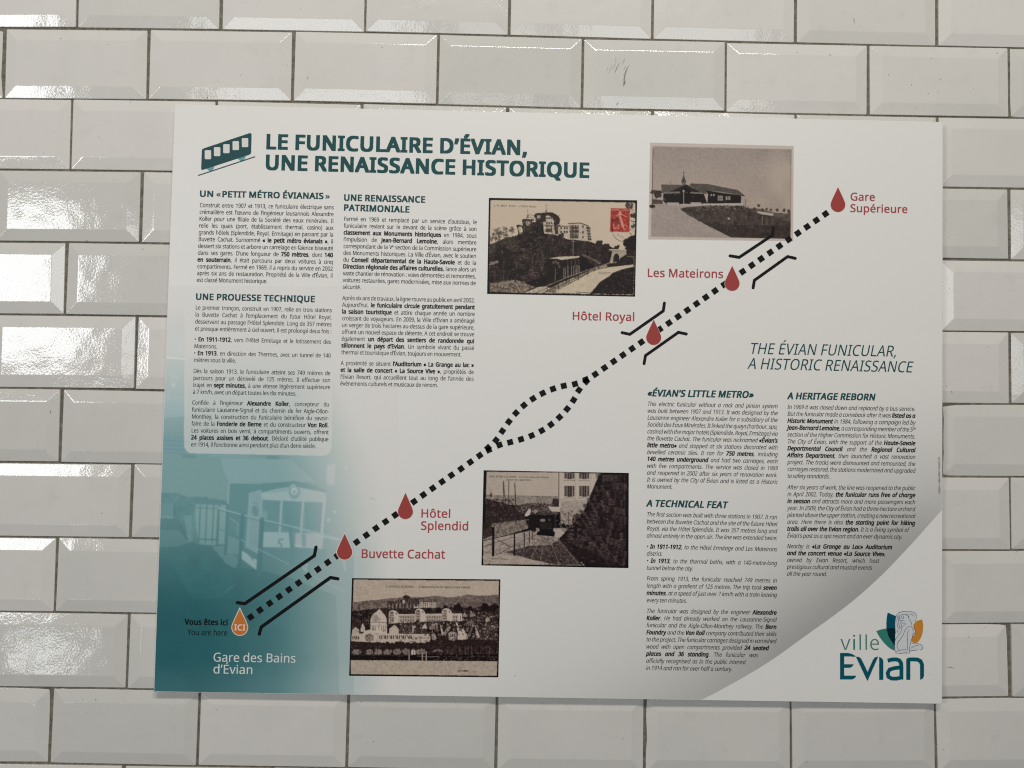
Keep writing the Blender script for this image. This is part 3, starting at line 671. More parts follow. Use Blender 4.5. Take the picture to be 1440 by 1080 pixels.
class Ink:
    """collects flat print on the board into one mesh"""

    def __init__(s, z=ZI):
        s.V, s.F, s.n, s.z, s.k = [], [], 0, z, 0

    def add(s, xy, F, dz=0.0):
        if not len(F):
            return
        v = np.empty((len(xy), 3))
        v[:, 0] = xy[:, 0] - OX
        v[:, 1] = s.z - dz
        v[:, 2] = OY - xy[:, 1]
        s.V.append(v)
        s.F.append(np.array(F, int) + s.n)
        s.n += len(xy)

    def run(s, text, A, B, cap, bold=0, ital=False, sx=1.0, tr=0.0, fit=True, boldpat=None, justify=None):
        """text along the baseline A->B (survey pixels). *bold* toggles inside asterisks.
        fit: scale glyphs horizontally to end at B; justify: open the word spaces to end at B"""
        ax, ay = inv(A[0], A[1], ZB)
        bx, by = inv(B[0], B[1], ZB)
        L = math.hypot(bx - ax, by - ay)
        ux, uy = (bx - ax) / L, (by - ay) / L
        px = L / math.hypot(B[0] - A[0], B[1] - A[1])
        em = cap * px / 714.0
        items, sups, b, up = [], [], False, False
        for ch in text:
            if ch == '*':
                b = not b
                continue
            if ch == '^':
                up = True
                continue
            if ch == ' ':
                up = False
            items.append((ch, (boldpat if b and boldpat is not None else bold)))
            sups.append(up)
        tot, sp = 0.0, 0
        for i, (ch, bo) in enumerate(items):
            if ch == ' ' and justify is not None:
                sp += 1
            else:
                tot += (glyph(ch, (bo, ital))[0] + tr) * (0.6 if sups[i] else 1.0)
        spw = GL[' '][0] + tr
        if justify is not None:
            gx = sx
            if justify:
                spw = (L / em - tot * sx) / max(1, sp) / sx
                mn = 170.0
                if spw < mn:
                    gx = L / em / (tot + mn * sp)
                    spw = mn
            else:
                spw = 235.0
        elif fit:
            last = glyph(items[-1][0], (items[-1][1], ital))
            lsb = glyph(items[0][0], (items[0][1], ital))[1][:, 0].min()
            rsb = last[0] - last[1][:, 0].max()
            gx = L / em / (tot - tr - lsb - rsb)
        else:
            gx = sx
        x = 0.0
        if fit and justify is None:
            x = -lsb * gx
        sh = 0.20 if ital else 0.0
        for (ch, bo), up in zip(items, sups):
            if ch == ' ' and justify is not None:
                x += spw * gx
                continue
            adv, pts, F = glyph(ch, (bo, ital))
            k_ = 0.6 if up else 1.0
            if up:
                pts = pts * 0.6 + np.array([0, 330.0])
            if len(F):
                gxs = (x + pts[:, 0] * gx + pts[:, 1] * sh) * em
                gys = pts[:, 1] * em
                X = ax + gxs * ux + gys * uy
                Y = ay + gxs * uy - gys * ux
                s.k += 1
                # heavier weights are overprinted: the same letter shifted by a fraction of its stem
                if bo <= 0:
                    sh_ = [(0, 0)]
                elif bo < 9:
                    sh_ = [(-bo, 0), (bo, 0)]
                else:
                    sh_ = [(-bo, -bo * .7), (bo, -bo * .7), (-bo, bo * .7), (bo, bo * .7), (0, 0)]
                for q, (ex, ey) in enumerate(sh_):
                    ex, ey = ex * em, ey * em
                    s.add(np.stack([X + ex * ux + ey * uy, Y + ex * uy - ey * ux], 1), F, dz=((s.k % 2) * 5 + q) * 2.5e-6)
            x += (adv + tr) * gx * k_

    def poly(s, pts, dz=0.0):
        p = np.array(pts, float)
        X, Y = inv(p[:, 0], p[:, 1], ZB)
        q = np.stack([X, Y], 1)
        tri = tessellate_polygon([[Vector((float(a), float(-b), 0)) for a, b in q]])
        F = []
        for a, b, d in tri:
            u, v, w = q[a], q[b], q[d]
            cr = (v[0] - u[0]) * (w[1] - u[1]) - (v[1] - u[1]) * (w[0] - u[0])
            F.append((a, b, d) if cr < 0 else (a, d, b))
        s.add(q, F, dz)

    def stroke(s, pts, w, cap=True, dz=0.0, taper=0.0):
        s.poly(outline(pts, w, cap, taper), dz)

    def build(s, name, mat, parent, label=None):
        V = np.concatenate(s.V)
        F = np.concatenate(s.F)
        me = np_mesh(name, V, F)
        return link_mesh(name, me, mat, parent, label)


def outline(pts, w, cap=True, taper=0.0):
    p = np.array(pts, float)
    n = len(p)
    d = np.diff(p, axis=0)
    d /= np.hypot(d[:, 0], d[:, 1])[:, None]
    nn = np.stack([-d[:, 1], d[:, 0]], 1)
    Lf, Rt = [], []
    for i in range(n):
        a = nn[max(0, i - 1)]
        b = nn[min(n - 2, i)]
        m = a + b
        m = m / max(0.4, (m * m).sum() / 2)
        t = 1.0 - taper * abs(2 * i / (n - 1) - 1)
        Lf.append(p[i] + m * w / 2 * t)
        Rt.append(p[i] - m * w / 2 * t)
    out = list(Lf)
    if cap:
        a0 = math.atan2(nn[-1][1], nn[-1][0])
        t = 1.0 - taper
        for k in range(1, 6):
            a = a0 - math.pi * k / 6
            out.append(p[-1] + w / 2 * t * np.array([math.cos(a), math.sin(a)]))
    out += Rt[::-1]
    if cap:
        a0 = math.atan2(-nn[0][1], -nn[0][0])
        for k in range(1, 6):
            a = a0 - math.pi * k / 6
            out.append(p[0] + w / 2 * t * np.array([math.cos(a), math.sin(a)]))
    return out


def smooth(pts, n=5):
    """Catmull-Rom through the points"""
    p = [np.array(q, float) for q in pts]
    p = [2 * p[0] - p[1]] + p + [2 * p[-1] - p[-2]]
    out = []
    for i in range(1, len(p) - 2):
        for k in range(n):
            t = k / n
            out.append(0.5 * (2 * p[i] + (p[i + 1] - p[i - 1]) * t + (2 * p[i - 1] - 5 * p[i] + 4 * p[i + 1] - p[i + 2]) * t * t + (3 * p[i] - p[i - 1] - 3 * p[i + 1] + p[i + 2]) * t ** 3))
    out.append(p[-2])
    return out


def crop(x0, y0, s):
    return lambda pts: [(x0 + x / s, y0 + y / s) for x, y in pts]


# paragraph: name, baseline corners of first and last line (L,R each), lines, style
# a line ending in | is the ragged last line; a leading number gives its own right end
PARAS = [
 ('fr', ((280.8, 291.3), (469.3, 294.4)), ((276.5, 396.4), (467.7, 400)), """Construit entre 1907 et 1913, ce funiculaire électrique sans
crémaillère est l’œuvre de l’ingénieur lausannois Alexandre
Koller pour une filiale de la Société des eaux minérales. Il
relie les quais (port, établissement thermal, casino) aux
grands hôtels (Splendide, Royal, Ermitage) en passant par la
Buvette Cachat. Surnommé *« le petit métro évianais »*, il
dessert six stations et arbore un carrelage en faïence biseauté
dans ses gares. D’une longueur de *750 mètres*, dont *140*
*en souterrain*, il était parcouru par deux voitures à cinq
compartiments. Fermé en 1969, il a repris du service en 2002
après six ans de restauration. Propriété de la Ville d’Évian, il
est classé Monument historique.|"""),
 ('fr', ((274.8, 435.2), (466.6, 439.2)), ((274, 464.9), (466.2, 468.9)), """Le premier tronçon, construit en 1907, relie en trois stations
la Buvette Cachat à l’emplacement du futur Hôtel Royal,
desservant au passage l’Hôtel Splendide. Long de 357 mètres
et presque entièrement à ciel ouvert, il est prolongé deux fois :"""),
 ('fr', ((273.2, 479.8), (465.4, 483.6)), ((272.4, 508.9), (465, 512.5)), """• *En 1911-1912*, vers l’Hôtel Ermitage et le lotissement des
Mateirons.|
• *En 1913*, en direction des Thermes, avec un tunnel de 140
mètres sous la ville.|"""),
 ('fr', ((271.9, 524.5), (464.6, 527.7)), ((271.1, 553.8), (464.2, 557.2)), """Dès la saison 1913, le funiculaire atteint ses 749 mètres de
parcours pour un dénivelé de 125 mètres. Il effectue son
trajet en *sept minutes*, à une vitesse légèrement supérieure
à 7 km/h, avec un départ toutes les dix minutes.|"""),
 ('fr', ((270, 568.9), (463, 571.6)), ((268.4, 627.8), (461.7, 630.2)), """Confiée à l’ingénieur *Alexandre Koller*, concepteur du
funiculaire Lausanne-Signal et du chemin de fer Aigle-Ollon-
Monthey, la construction du funiculaire bénéficie du savoir-
faire de la *Fonderie de Berne* et du constructeur *Von Roll*.
Les voitures en bois verni, à compartiments ouverts, offrent
*24 places assises et 36 debout*. Déclaré d’utilité publique
en 1914, il fonctionne ainsi pendant plus d’un demi-siècle.|"""),
 ('fr', ((483.5, 310.5), (670.5, 315.3)), ((481.7, 406.1), (668.9, 410.6)), """Fermé en 1969 et remplacé par un service d’autobus, le
funiculaire revient sur le devant de la scène grâce à son
*classement aux Monuments historiques* en 1984, sous
l’impulsion de *Jean-Bernard Lemoine*, alors membre
correspondant de la V^e section de la Commission supérieure
des Monuments historiques. La Ville d’Évian, avec le soutien
du *Conseil départemental de la Haute-Savoie* et de la
*Direction régionale des affaires culturelles*, lance alors un
vaste chantier de rénovation : voies démontées et remontées,
voitures restaurées, gares modernisées, mise aux normes de
sécurité.|"""),
 ('fr', ((481.3, 421.7), (667.9, 425.3)), ((479.8, 498.1), (666.7, 501.7)), """Après six ans de travaux, la ligne rouvre au public en avril 2002.
Aujourd’hui, *le funiculaire circule gratuitement pendant*
*la saison touristique* et attire chaque année un nombre
croissant de voyageurs. En 2009, la Ville d’Évian a aménagé
un verger de trois hectares au-dessus de la gare supérieure,
offrant un nouvel espace de détente. A cet endroit se trouve
également *un départ des sentiers de randonnée qui*
*sillonnent le pays d’Evian*. Un symbole vivant du passé
thermal et touristique d’Évian, toujours en mouvement.|"""),
 ('fr', ((479.1, 513.4), (666.4, 516.3)), ((478.3, 542), (666, 545.3)), """A proximité se situent *l’Auditorium « La Grange au lac »*
*et la salle de concert « La Source Vive »*, propriétés de
l’Evian Resort, qui accueillent tout au long de l’année des
événements culturels et musicaux de renom.|"""),
 ('en', ((910, 570.7), (1093.2, 574.1)), ((909.1, 686.8), (1093.2, 690.3)), """This electric funicular without a rack and pinion system
was built between 1907 and 1913. It was designed by the
Lausanne engineer Alexandre Koller for a subsidiary of the
Société des Eaux Minérales. It linked the quays (harbour, spa,
casino) with the major hotels (Splendide, Royal, Ermitage) via
the Buvette Cachat. The funicular was nicknamed *«Évian’s*
*little metro»* and stopped at six stations decorated with
bevelled ceramic tiles. It ran for *750 metres*, including
*140 metres underground* and had two carriages, each
with five compartments. The service was closed in 1969
and reopened in 2002 after six years of renovation work.
It is owned by the City of Évian and is listed as a Historic
Monument.|"""),
 ('en', ((909.1, 725.9), (1092.4, 730.2)), ((908.8, 755.9), (1092.4, 759.5)), """The first section was built with three stations in 1907. It ran
between the Buvette Cachat and the site of the future Hôtel
Royal, via the Hôtel Splendide. It was 357 metres long and
almost entirely in the open air. The line was extended twice:"""),
 ('en', ((908.8, 771.2), (1092.2, 775.3)), ((908.8, 801.2), (1092.2, 804.5)), """• *In 1911-1912*, to the Hôtel Ermitage and Les Mateirons
district.|
• *In 1913*, to the thermal baths, with a 140-metre-long
tunnel below the city.|"""),
 ('en', ((908.8, 816.1), (1092, 819.3)), ((908.8, 846.8), (1092, 849.5)), """From spring 1913, the funicular reached 749 metres in
length with a gradient of 125 metres. The trip took *seven*
*minutes*, at a speed of just over 7 km/h with a train leaving
every ten minutes.|"""),
 ('en', ((908.8, 861.8), (1091.7, 864.4)), ((908, 942), (1091, 944.5)), """The funicular was designed by the engineer *Alexandre*
*Koller*. He had already worked on the Lausanne-Signal
funicular and the Aigle-Ollon-Monthey railway. The *Bern*
*Foundry* and the *Von Roll* company contributed their skills
to the project. The funicular carriages designed in varnished
1080.7#wood with open compartments provided *24 seated*
1065.4#*places and 36 standing*. The funicular was
1048.5#officially recognised as in the public interest
1029.5#in 1914 and ran for over half a century."""),
 ('en', ((1106.8, 575), (1286.8, 578)), ((1106.8, 672), (1286.8, 674.5)), """In 1969 it was closed down and replaced by a bus service.
But the funicular made a comeback after it was *listed as a*
*Historic Monument* in 1984, following a campaign led by
*Jean-Bernard Lemoine*, a corresponding member of the 5^th
section of the Higher Commission for Historic Monuments.
The City of Évian, with the support of the *Haute-Savoie*
*Departmental Council* and the *Regional Cultural*
*Affairs Department*, then launched a vast renovation
project. The tracks were dismounted and remounted, the
carriages restored, the stations modernised and upgraded
1166.5#to safety standards."""),
 ('en', ((1106.8, 688), (1286.8, 689.3)), ((1106.4, 756), (1286.3, 758)), """After six years of work, the line was reopened to the public
in April 2002. Today, *the funicular runs free of charge*
*in season* and attracts more and more passengers each
year. In 2009, the City of Évian had a three-hectare orchard
planted above the upper station, creating a new recreational
area. Here there is also *the starting point for hiking*
1277.5#*trails all over the Evian region*. It is a living symbol of
1268.5#Évian’s past as a spa resort and an ever-dynamic city."""),
 ('en', ((1106.3, 770.8), (1286.3, 772.7)), ((1106, 809.5), (1286.3, 811.5)), """1254.3#Nearby is *«La Grange au Lac» Auditorium*
1245.2#*and the concert venue «La Source Vive»*,
1235.8#owned by Evian Resort, which host
1226#prestigious cultural and musical events
1162.5#all the year round."""),
]


def build_paragraphs(panel, black):
    for lang, top, bot, txt in PARAS:
        lines = txt.split('\n')
        n = len(lines)
        ink_ = Ink()
        en = lang == 'en'
        for i, ln in enumerate(lines):
            t = i / max(1, n - 1)
            A = [top[0][k] + (bot[0][k] - top[0][k]) * t for k in (0, 1)]
            B = [top[1][k] + (bot[1][k] - top[1][k]) * t for k in (0, 1)]
            last = ln.endswith('|')
            ln = ln.rstrip('|')
            if '#' in ln:
                xr, ln = ln.split('#')
                f = (float(xr) - A[0]) / (B[0] - A[0])
                B = [A[0] + (B[0] - A[0]) * f, A[1] + (B[1] - A[1]) * f]
            ink_.run(ln, A, B, 5.9, bold=7 if not en else 8, ital=en, sx=0.82, tr=-26, justify=not last, boldpat=42)
        first = lines[0].split('#')[-1].replace('*', '').replace('• ', '')
        w = ' '.join(first.split()[:4]).rstrip(',')
        ink_.build('paragraph', black, panel, ('small italic English paragraph beginning ' if en else 'small French paragraph beginning ') + w)
# ------------------------------------------------------------------ full-colour print drawn stroke by stroke
class Canvas:
    """small painter; coordinates are survey units, colours are printed tones"""

    def __init__(s, ox, oy, sc, w, h, res, bg, K):
        # survey px = ox + x/sc
        s.ox, s.oy, s.sc, s.res = ox, oy, sc, res
        s.K = np.array([1.0, 0.985, 0.945]) * K
        s.H, s.Wd = int(h * res), int(w * res)
        s.a = np.empty((s.H, s.Wd, 3))
        s.a[:] = bg
        s.rs = np.random.RandomState(int(ox))

    def _bb(s, x0, y0, x1, y1, pad=2):
        i0, i1 = max(0, int(x0 * s.res) - pad), min(s.Wd, int(x1 * s.res) + pad + 1)
        j0, j1 = max(0, int(y0 * s.res) - pad), min(s.H, int(y1 * s.res) + pad + 1)
        if i1 <= i0 or j1 <= j0:
            return None
        X, Y = np.meshgrid((np.arange(i0, i1) + .5) / s.res, (np.arange(j0, j1) + .5) / s.res)
        return i0, i1, j0, j1, X, Y

    def _blend(s, bb, m, col, tex=None):
        i0, i1, j0, j1 = bb[:4]
        c = np.array(col, float)
        if c.ndim == 1:
            c = c[None, None, :]
        if tex is not None:
            c = c * tex[..., None]
        v = s.a[j0:j1, i0:i1]
        s.a[j0:j1, i0:i1] = v * (1 - m[..., None]) + c * m[..., None]

    def mask(s, pts, X, Y):
        m = np.zeros(X.shape, bool)
        n = len(pts)
        for k in range(n):
            (xa, ya), (xb, yb) = pts[k], pts[(k + 1) % n]
            if ya == yb:
                continue
            t = ((ya > Y) != (yb > Y)) & (X < (xb - xa) * (Y - ya) / (yb - ya) + xa)
            m ^= t
        return m.astype(float)

    def noise(s, X, Y, scale, seed):
        """value noise 0..1, scale in survey units"""
        r = np.random.RandomState(seed)
        g = r.rand(64, 64)
        u, v = X / scale, Y / scale
        i, j = np.floor(u).astype(int), np.floor(v).astype(int)
        f, h = u - i, v - j
        f, h = f * f * (3 - 2 * f), h * h * (3 - 2 * h)
        i0, i1, j0, j1 = i % 64, (i + 1) % 64, j % 64, (j + 1) % 64
        return (g[j0, i0] * (1 - f) + g[j0, i1] * f) * (1 - h) + (g[j1, i0] * (1 - f) + g[j1, i1] * f) * h

    def poly(s, pts, col, a=1.0, tex=0.0, scale=14, seed=1, rough=0.0):
        P = np.array(pts, float)
        if rough:
            Q = []
            r = np.random.RandomState(seed + 5)
            for k in range(len(P)):
                p, q = P[k], P[(k + 1) % len(P)]
                n = max(1, int(np.hypot(*(q - p)) / (rough * 1.6)))
                for t in range(n):
                    Q.append(p + (q - p) * t / n + r.uniform(-rough, rough, 2))
            P = np.array(Q)
        bb = s._bb(P[:, 0].min(), P[:, 1].min(), P[:, 0].max(), P[:, 1].max())
        if bb is None:
            return
        m = s.mask(P.tolist(), bb[4], bb[5]) * a
        t = None
        if tex:
            t = 1 + tex * (s.noise(bb[4], bb[5], scale, seed) + 0.7 * s.noise(bb[4], bb[5], scale * .4, seed + 1) - 0.85)
        s._blend(bb, m, col, t)

    def line(s, pts, w, col, a=1.0):
        P = np.array(pts, float)
        bb = s._bb(P[:, 0].min() - w, P[:, 1].min() - w, P[:, 0].max() + w, P[:, 1].max() + w)
        if bb is None:
            return
        X, Y = bb[4], bb[5]
        d = np.full(X.shape, 1e9)
        for p, q in zip(P[:-1], P[1:]):
            e = q - p
            L = (e * e).sum() + 1e-9
            t = np.clip(((X - p[0]) * e[0] + (Y - p[1]) * e[1]) / L, 0, 1)
            d = np.minimum(d, np.hypot(X - p[0] - t * e[0], Y - p[1] - t * e[1]))
        m = np.clip((w / 2 - d) * s.res + 0.5, 0, 1) * a
        s._blend(bb, m, col)

    def ell(s, cx, cy, rx, ry, col, a=1.0, rag=0.0, seed=3, soft=0.15):
        bb = s._bb(cx - rx * 1.5, cy - ry * 1.5, cx + rx * 1.5, cy + ry * 1.5)
        if bb is None:
            return
        X, Y = bb[4], bb[5]
        d = np.hypot((X - cx) / rx, (Y - cy) / ry)
        if rag:
            d = d + rag * (s.noise(X, Y, min(rx, ry) * .45, seed) - .5) * 2
        s._blend(bb, np.clip((1 - d) / soft + .5, 0, 1) * a, col)

    def dots(s, x0, y0, x1, y1, n, r0, r1, cols, seed=5, a=.8, within=None):
        r = np.random.RandomState(seed)
        for _ in range(n):
            x, y = r.uniform(x0, x1), r.uniform(y0, y1)
            if within is not None and not s.mask(within, np.array([[x]]), np.array([[y]]))[0, 0]:
                continue
            rr = r.uniform(r0, r1)
            s.ell(x, y, rr * r.uniform(.6, 1.6), rr, cols[r.randint(len(cols))], a * r.uniform(.5, 1), soft=.5)

    def tree(s, x, y, r, col, seed=1, hi=None):
        rr = np.random.RandomState(seed)
        for _ in range(9):
            s.ell(x + rr.uniform(-.6, .6) * r, y + rr.uniform(-.5, .5) * r, r * rr.uniform(.35, .6), r * rr.uniform(.3, .5), col, .95, rag=.35, seed=rr.randint(99))
        if hi is not None:
            for _ in range(10):
                s.ell(x + rr.uniform(-.8, .8) * r, y + rr.uniform(-.8, .4) * r, r * .09, r * .07, hi, .6, soft=.6)

    def etch(s, amp=.3, seed=70):
        """fine broken tone of an old halftone, strongest in the mid and dark tones"""
        X, Y = np.meshgrid((np.arange(s.Wd) + .5) / s.res, (np.arange(s.H) + .5) / s.res)
        L = s.a.mean(2)
        w = np.interp(L, [0, 18, 40, 110, 135, 150, 165, 200], [0, .3, 1, 1, .35, 0, 0, 0])
        n = .45 * s.noise(X, Y, 7, seed) + .35 * s.noise(X, Y, 13, seed + 1) + .35 * s.noise(X * .5, Y, 9, seed + 2) - .575
        s.a = s.a * (1 + (amp * w * n * 2)[..., None])
        # occasional lights picked out of the dark masses
        t = (s.noise(X, Y, 9, seed + 5) * s.noise(X, Y, 31, seed + 6)) > .62
        d = np.where(L < 70, 1, 0) * np.where(L > 20, 1, 0) * t
        s.a = s.a * (1 - .5 * d[..., None]) + np.array([112., 100, 90]) * .5 * d[..., None]

    def bare(s, x, y, h, col=(62, 51, 44), seed=1):
        r = np.random.RandomState(seed)
        s.line([(x, y), (x + 1, y - h)], 2.6, col, .8)
        for k in range(9):
            t = y - h * r.uniform(.3, 1)
            dx = r.uniform(-1, 1) * h * .35
            s.line([(x, t), (x + dx, t - h * r.uniform(.08, .3))], 2, col, .6)
            s.ell(x + dx, t - h * .2, h * .13, h * .09, col, .55, rag=.8, seed=k + seed, soft=.5)

    def blur(s, n=1):
        for _ in range(n):
            p = np.pad(s.a, ((1, 1), (1, 1), (0, 0)), 'edge')
            s.a = (p[:-2, 1:-1] + p[2:, 1:-1] + p[1:-1, :-2] + p[1:-1, 2:] + 2 * p[1:-1, 1:-1]) / 6

    def grain(s, amp, seed=9):
        s.a += np.random.RandomState(seed).randn(s.H, s.Wd, 1) * amp

    def sample(s, x, y):
        u = np.clip((x - s.ox) * s.sc * s.res - .5, 0, s.Wd - 1.001)
        v = np.clip((y - s.oy) * s.sc * s.res - .5, 0, s.H - 1.001)
        i, j = u.astype(int), v.astype(int)
        f, h = (u - i)[..., None], (v - j)[..., None]
        a = s.a
        c = (a[j, i] * (1 - f) + a[j, i + 1] * f) * (1 - h) + (a[j + 1, i] * (1 - f) + a[j + 1, i + 1] * f) * h
        return np.clip((lin(np.clip(c, 0, 255)) - .006) / s.K, 0.001, .9)


def paint_royal():
    c = Canvas(670, 260, 6, 1440, 1080, .5, (17, 14, 12), .72)
    DK, DK2, MID, LT = (40, 31, 29), (27, 22, 20), (84, 72, 64), (166, 152, 134)
    sky = (178, 162, 141)
    c.poly([(128, 128), (1330, 150), (1341, 160), (1327, 920), (1316, 930), (116, 905), (108, 895), (118, 138)], sky, tex=.03, scale=300)
    # hill and trees
    hill = [(108, 505), (150, 488), (210, 462), (250, 445), (340, 428), (372, 400), (400, 370), (440, 330), (480, 315), (545, 320), (575, 360), (600, 405), (700, 430), (780, 462), (870, 460), (960, 480), (1003, 497), (1050, 500), (1130, 520), (1180, 545), (1250, 545), (1290, 470), (1335, 420), (1325, 925), (108, 905)]
    c.poly(hill, DK, tex=.7, scale=26, rough=4)
    c.poly([(108, 505), (250, 450), (340, 430), (350, 560), (110, 600)], (62, 52, 44), .6, tex=.7, scale=16, rough=6)
    c.dots(110, 470, 600, 860, 900, 2, 5, [(92, 80, 72), (110, 98, 88), (20, 16, 15), (74, 62, 58)], 8, .6, within=hill)
    c.dots(560, 440, 1130, 640, 380, 2, 4.5, [(86, 74, 66), (24, 19, 18), (104, 92, 80)], 9, .55, within=hill)
    for y0 in range(520, 800, 22):
        r = np.random.RandomState(y0)
        for _ in range(5):
            x = r.uniform(120, 540)
            c.line([(x, y0 + r.uniform(-6, 6)), (x + r.uniform(20, 70), y0 + r.uniform(-8, 6))], 3, (98, 86, 76), .5)
    c.ell(440, 500, 60, 40, DK2, .7, rag=.5)
    c.ell(520, 390, 75, 60, DK2, .9, rag=.35)
    c.ell(240, 620, 75, 110, DK2, .7, rag=.5, seed=4)
    c.ell(310, 740, 70, 70, DK2, .7, rag=.5, seed=6)
    c.ell(600, 560, 60, 50, (30, 26, 24), .8, rag=.5)
    c.poly([(108, 655), (180, 635), (190, 655), (110, 680)], (132, 120, 108), .8, rough=4)
    for x, y, r in ((130, 455, 16), (165, 405, 13), (190, 430, 18), (230, 395, 22), (250, 440, 14), (300, 390, 18), (175, 470, 16)):
        c.bare(x, y + 55, 78, seed=int(x))
    c.line([(155, 400), (160, 480)], 3, (50, 42, 36))
    # hotel: left pavilion
    c.poly([(383, 292), (400, 288), (480, 290), (490, 300), (470, 305), (470, 385), (395, 400), (388, 320)], (52, 42, 36))
    c.poly([(415, 305), (460, 308), (455, 345), (418, 345)], (150, 136, 120), .8, tex=.9, scale=9)
    c.poly([(335, 342), (350, 335), (378, 340), (402, 362), (405, 395), (395, 418), (355, 422), (345, 365)], (48, 38, 33))
    c.poly([(358, 352), (378, 352), (392, 385), (385, 410), (362, 412), (352, 370)], (158, 143, 124), .9, tex=.9, scale=10)
    c.line([(433, 205), (431, 240)], 3, (88, 76, 66))
    c.poly([(425, 275), (436, 240), (440, 280)], (60, 50, 44))
    c.line([(590, 165), (588, 215)], 3, (80, 68, 58))
    c.ell(588, 222, 6, 8, (60, 48, 42))
    # centre block
    c.poly([(484, 262), (498, 240), (560, 235), (600, 232), (640, 232), (672, 250), (690, 262), (708, 290), (700, 330), (660, 350), (560, 350), (500, 315), (497, 275)], (44, 35, 31))
    c.poly([(512, 255), (545, 258), (540, 282), (508, 284)], (150, 136, 120), .9)
    c.poly([(585, 262), (610, 258), (640, 275), (655, 305), (650, 345), (586, 340)], (168, 154, 136), tex=.3, scale=8)
    c.poly([(562, 312), (652, 312), (660, 420), (570, 410)], (160, 146, 128), tex=.3, scale=9)
    for y in (283, 322, 350, 375, 393):
        for x in (597, 614, 632):
            c.poly([(x - 6, y - 8), (x + 5, y - 8), (x + 5, y + 6), (x - 6, y + 6)], (48, 38, 34))
    c.ell(608, 385, 28, 14, (50, 40, 35), .8, rag=.5)
    c.line([(565, 340), (660, 345)], 4, (60, 50, 44))
    c.poly([(655, 350), (705, 335), (700, 415), (665, 420)], (58, 48, 42))
    # long wing
    c.poly([(688, 350), (775, 350), (780, 330), (880, 325), (920, 335), (955, 355), (968, 400), (966, 470), (945, 475), (880, 470), (780, 455), (690, 420)], (168, 154, 136))
    c.line([(690, 350), (775, 348)], 8, (92, 80, 70))
    c.line([(776, 326), (880, 322), (905, 332), (940, 345), (960, 370)], 8, (74, 62, 54))
    for x in (715, 745, 765):
        for y in (366, 398):
            c.poly([(x - 7, y - 9), (x + 6, y - 9), (x + 6, y + 9), (x - 7, y + 9)], (54, 44, 38))
    c.poly([(785, 340), (862, 340), (862, 452), (790, 452)], (62, 52, 45), .92)
    for y in (347, 375, 410):
        for x in (795, 825, 850):
            c.poly([(x - 5, y - 6), (x + 8, y - 6), (x + 8, y + 7), (x - 5, y + 7)], (150, 137, 120), .85)
    c.line([(785, 362), (862, 362)], 4, (40, 32, 28))
    c.line([(785, 392), (862, 392)], 4, (40, 32, 28))
    c.line([(785, 424), (862, 424)], 4, (120, 108, 94))
    for y in (352, 400, 443):
        c.poly([(892, y - 10), (904, y - 10), (904, y + 10), (892, y + 10)], (52, 42, 37))
    for k, y in enumerate((365, 388, 412, 436, 458)):
        c.ell(942 + k * 3, y, 16, 10, (48, 38, 34), .95, rag=.3, seed=k)
        c.ell(944 + k * 3, y - 2, 6, 4, (150, 137, 120), .8)
    c.tree(715, 425, 26, DK, 3)
    # tree tops against sky, right
    c.tree(1040, 495, 34, DK, 5)
    c.tree(1090, 520, 30, DK, 6)
    c.tree(1180, 530, 26, DK, 7)
    c.tree(1300, 500, 60, DK2, 8)
    c.tree(1320, 450, 40, DK2, 9)
    c.tree(1290, 180, 34, (58, 48, 42), 11)
    c.tree(1320, 260, 26, (52, 42, 36), 12)
    c.tree(1325, 350, 22, (60, 50, 44), 15)
    c.tree(1265, 175, 14, (64, 52, 46), 13)
    c.dots(1240, 150, 1335, 420, 90, 3, 7, [(170, 156, 136), (60, 50, 44)], 17, .8)
    r = np.random.RandomState(77)
    for _ in range(120):
        x, y = r.uniform(385, 705), r.uniform(235, 415)
        c.line([(x, y), (x + r.uniform(-8, 8), y + r.uniform(-11, 11))], 5.5, [(134, 120, 104), (36, 28, 25), (150, 136, 118), (28, 21, 19)][r.randint(4)], .55)
    for _ in range(70):
        x, y = r.uniform(690, 960), r.uniform(335, 465)
        c.line([(x, y), (x, y + r.uniform(5, 14))], 5, [(96, 84, 74), (70, 58, 50), (140, 126, 110)][r.randint(3)], .45)
    # lamp post, embankment, tunnel mouth
    c.line([(818, 480), (815, 600)], 4, (120, 108, 96))
    c.ell(816, 476, 12, 5, (150, 138, 122), .8)
    c.poly([(880, 590), (900, 582), (1060, 655), (1040, 672)], (96, 84, 76), .75, tex=.6, scale=8)
    c.poly([(870, 590), (1010, 700), (870, 740)], (24, 19, 18))
    c.poly([(1125, 540), (1262, 545), (1265, 590), (1212, 618), (1205, 650), (1170, 660), (1122, 662), (1138, 600), (1145, 560)], (150, 136, 118))
    c.line([(1120, 547), (1265, 550)], 7, (168, 152, 132))
    c.line([(1128, 556), (1250, 560)], 5, (96, 84, 74))
    c.poly([(1152, 660), (1156, 605), (1170, 582), (1190, 578), (1203, 600), (1208, 650)], (34, 27, 25))
    c.poly([(1212, 620), (1260, 588), (1325, 600), (1325, 670), (1200, 680)], (36, 29, 27), tex=.5, scale=10)
    c.line([(1270, 603), (1325, 607)], 5, (104, 92, 84))
    # path, rail and fence
    c.poly([(1325, 672), (1325, 690), (1230, 712), (1150, 742), (1120, 770), (1040, 820), (1000, 870), (960, 918), (700, 912), (640, 905), (760, 850), (870, 790), (960, 738), (1040, 710), (1120, 695)], (176, 161, 138), tex=.06, scale=20, rough=2)
    c.poly([(400, 910), (520, 862), (590, 855), (650, 880), (700, 915), (540, 912)], (164, 150, 130), tex=.3, scale=12, rough=3)
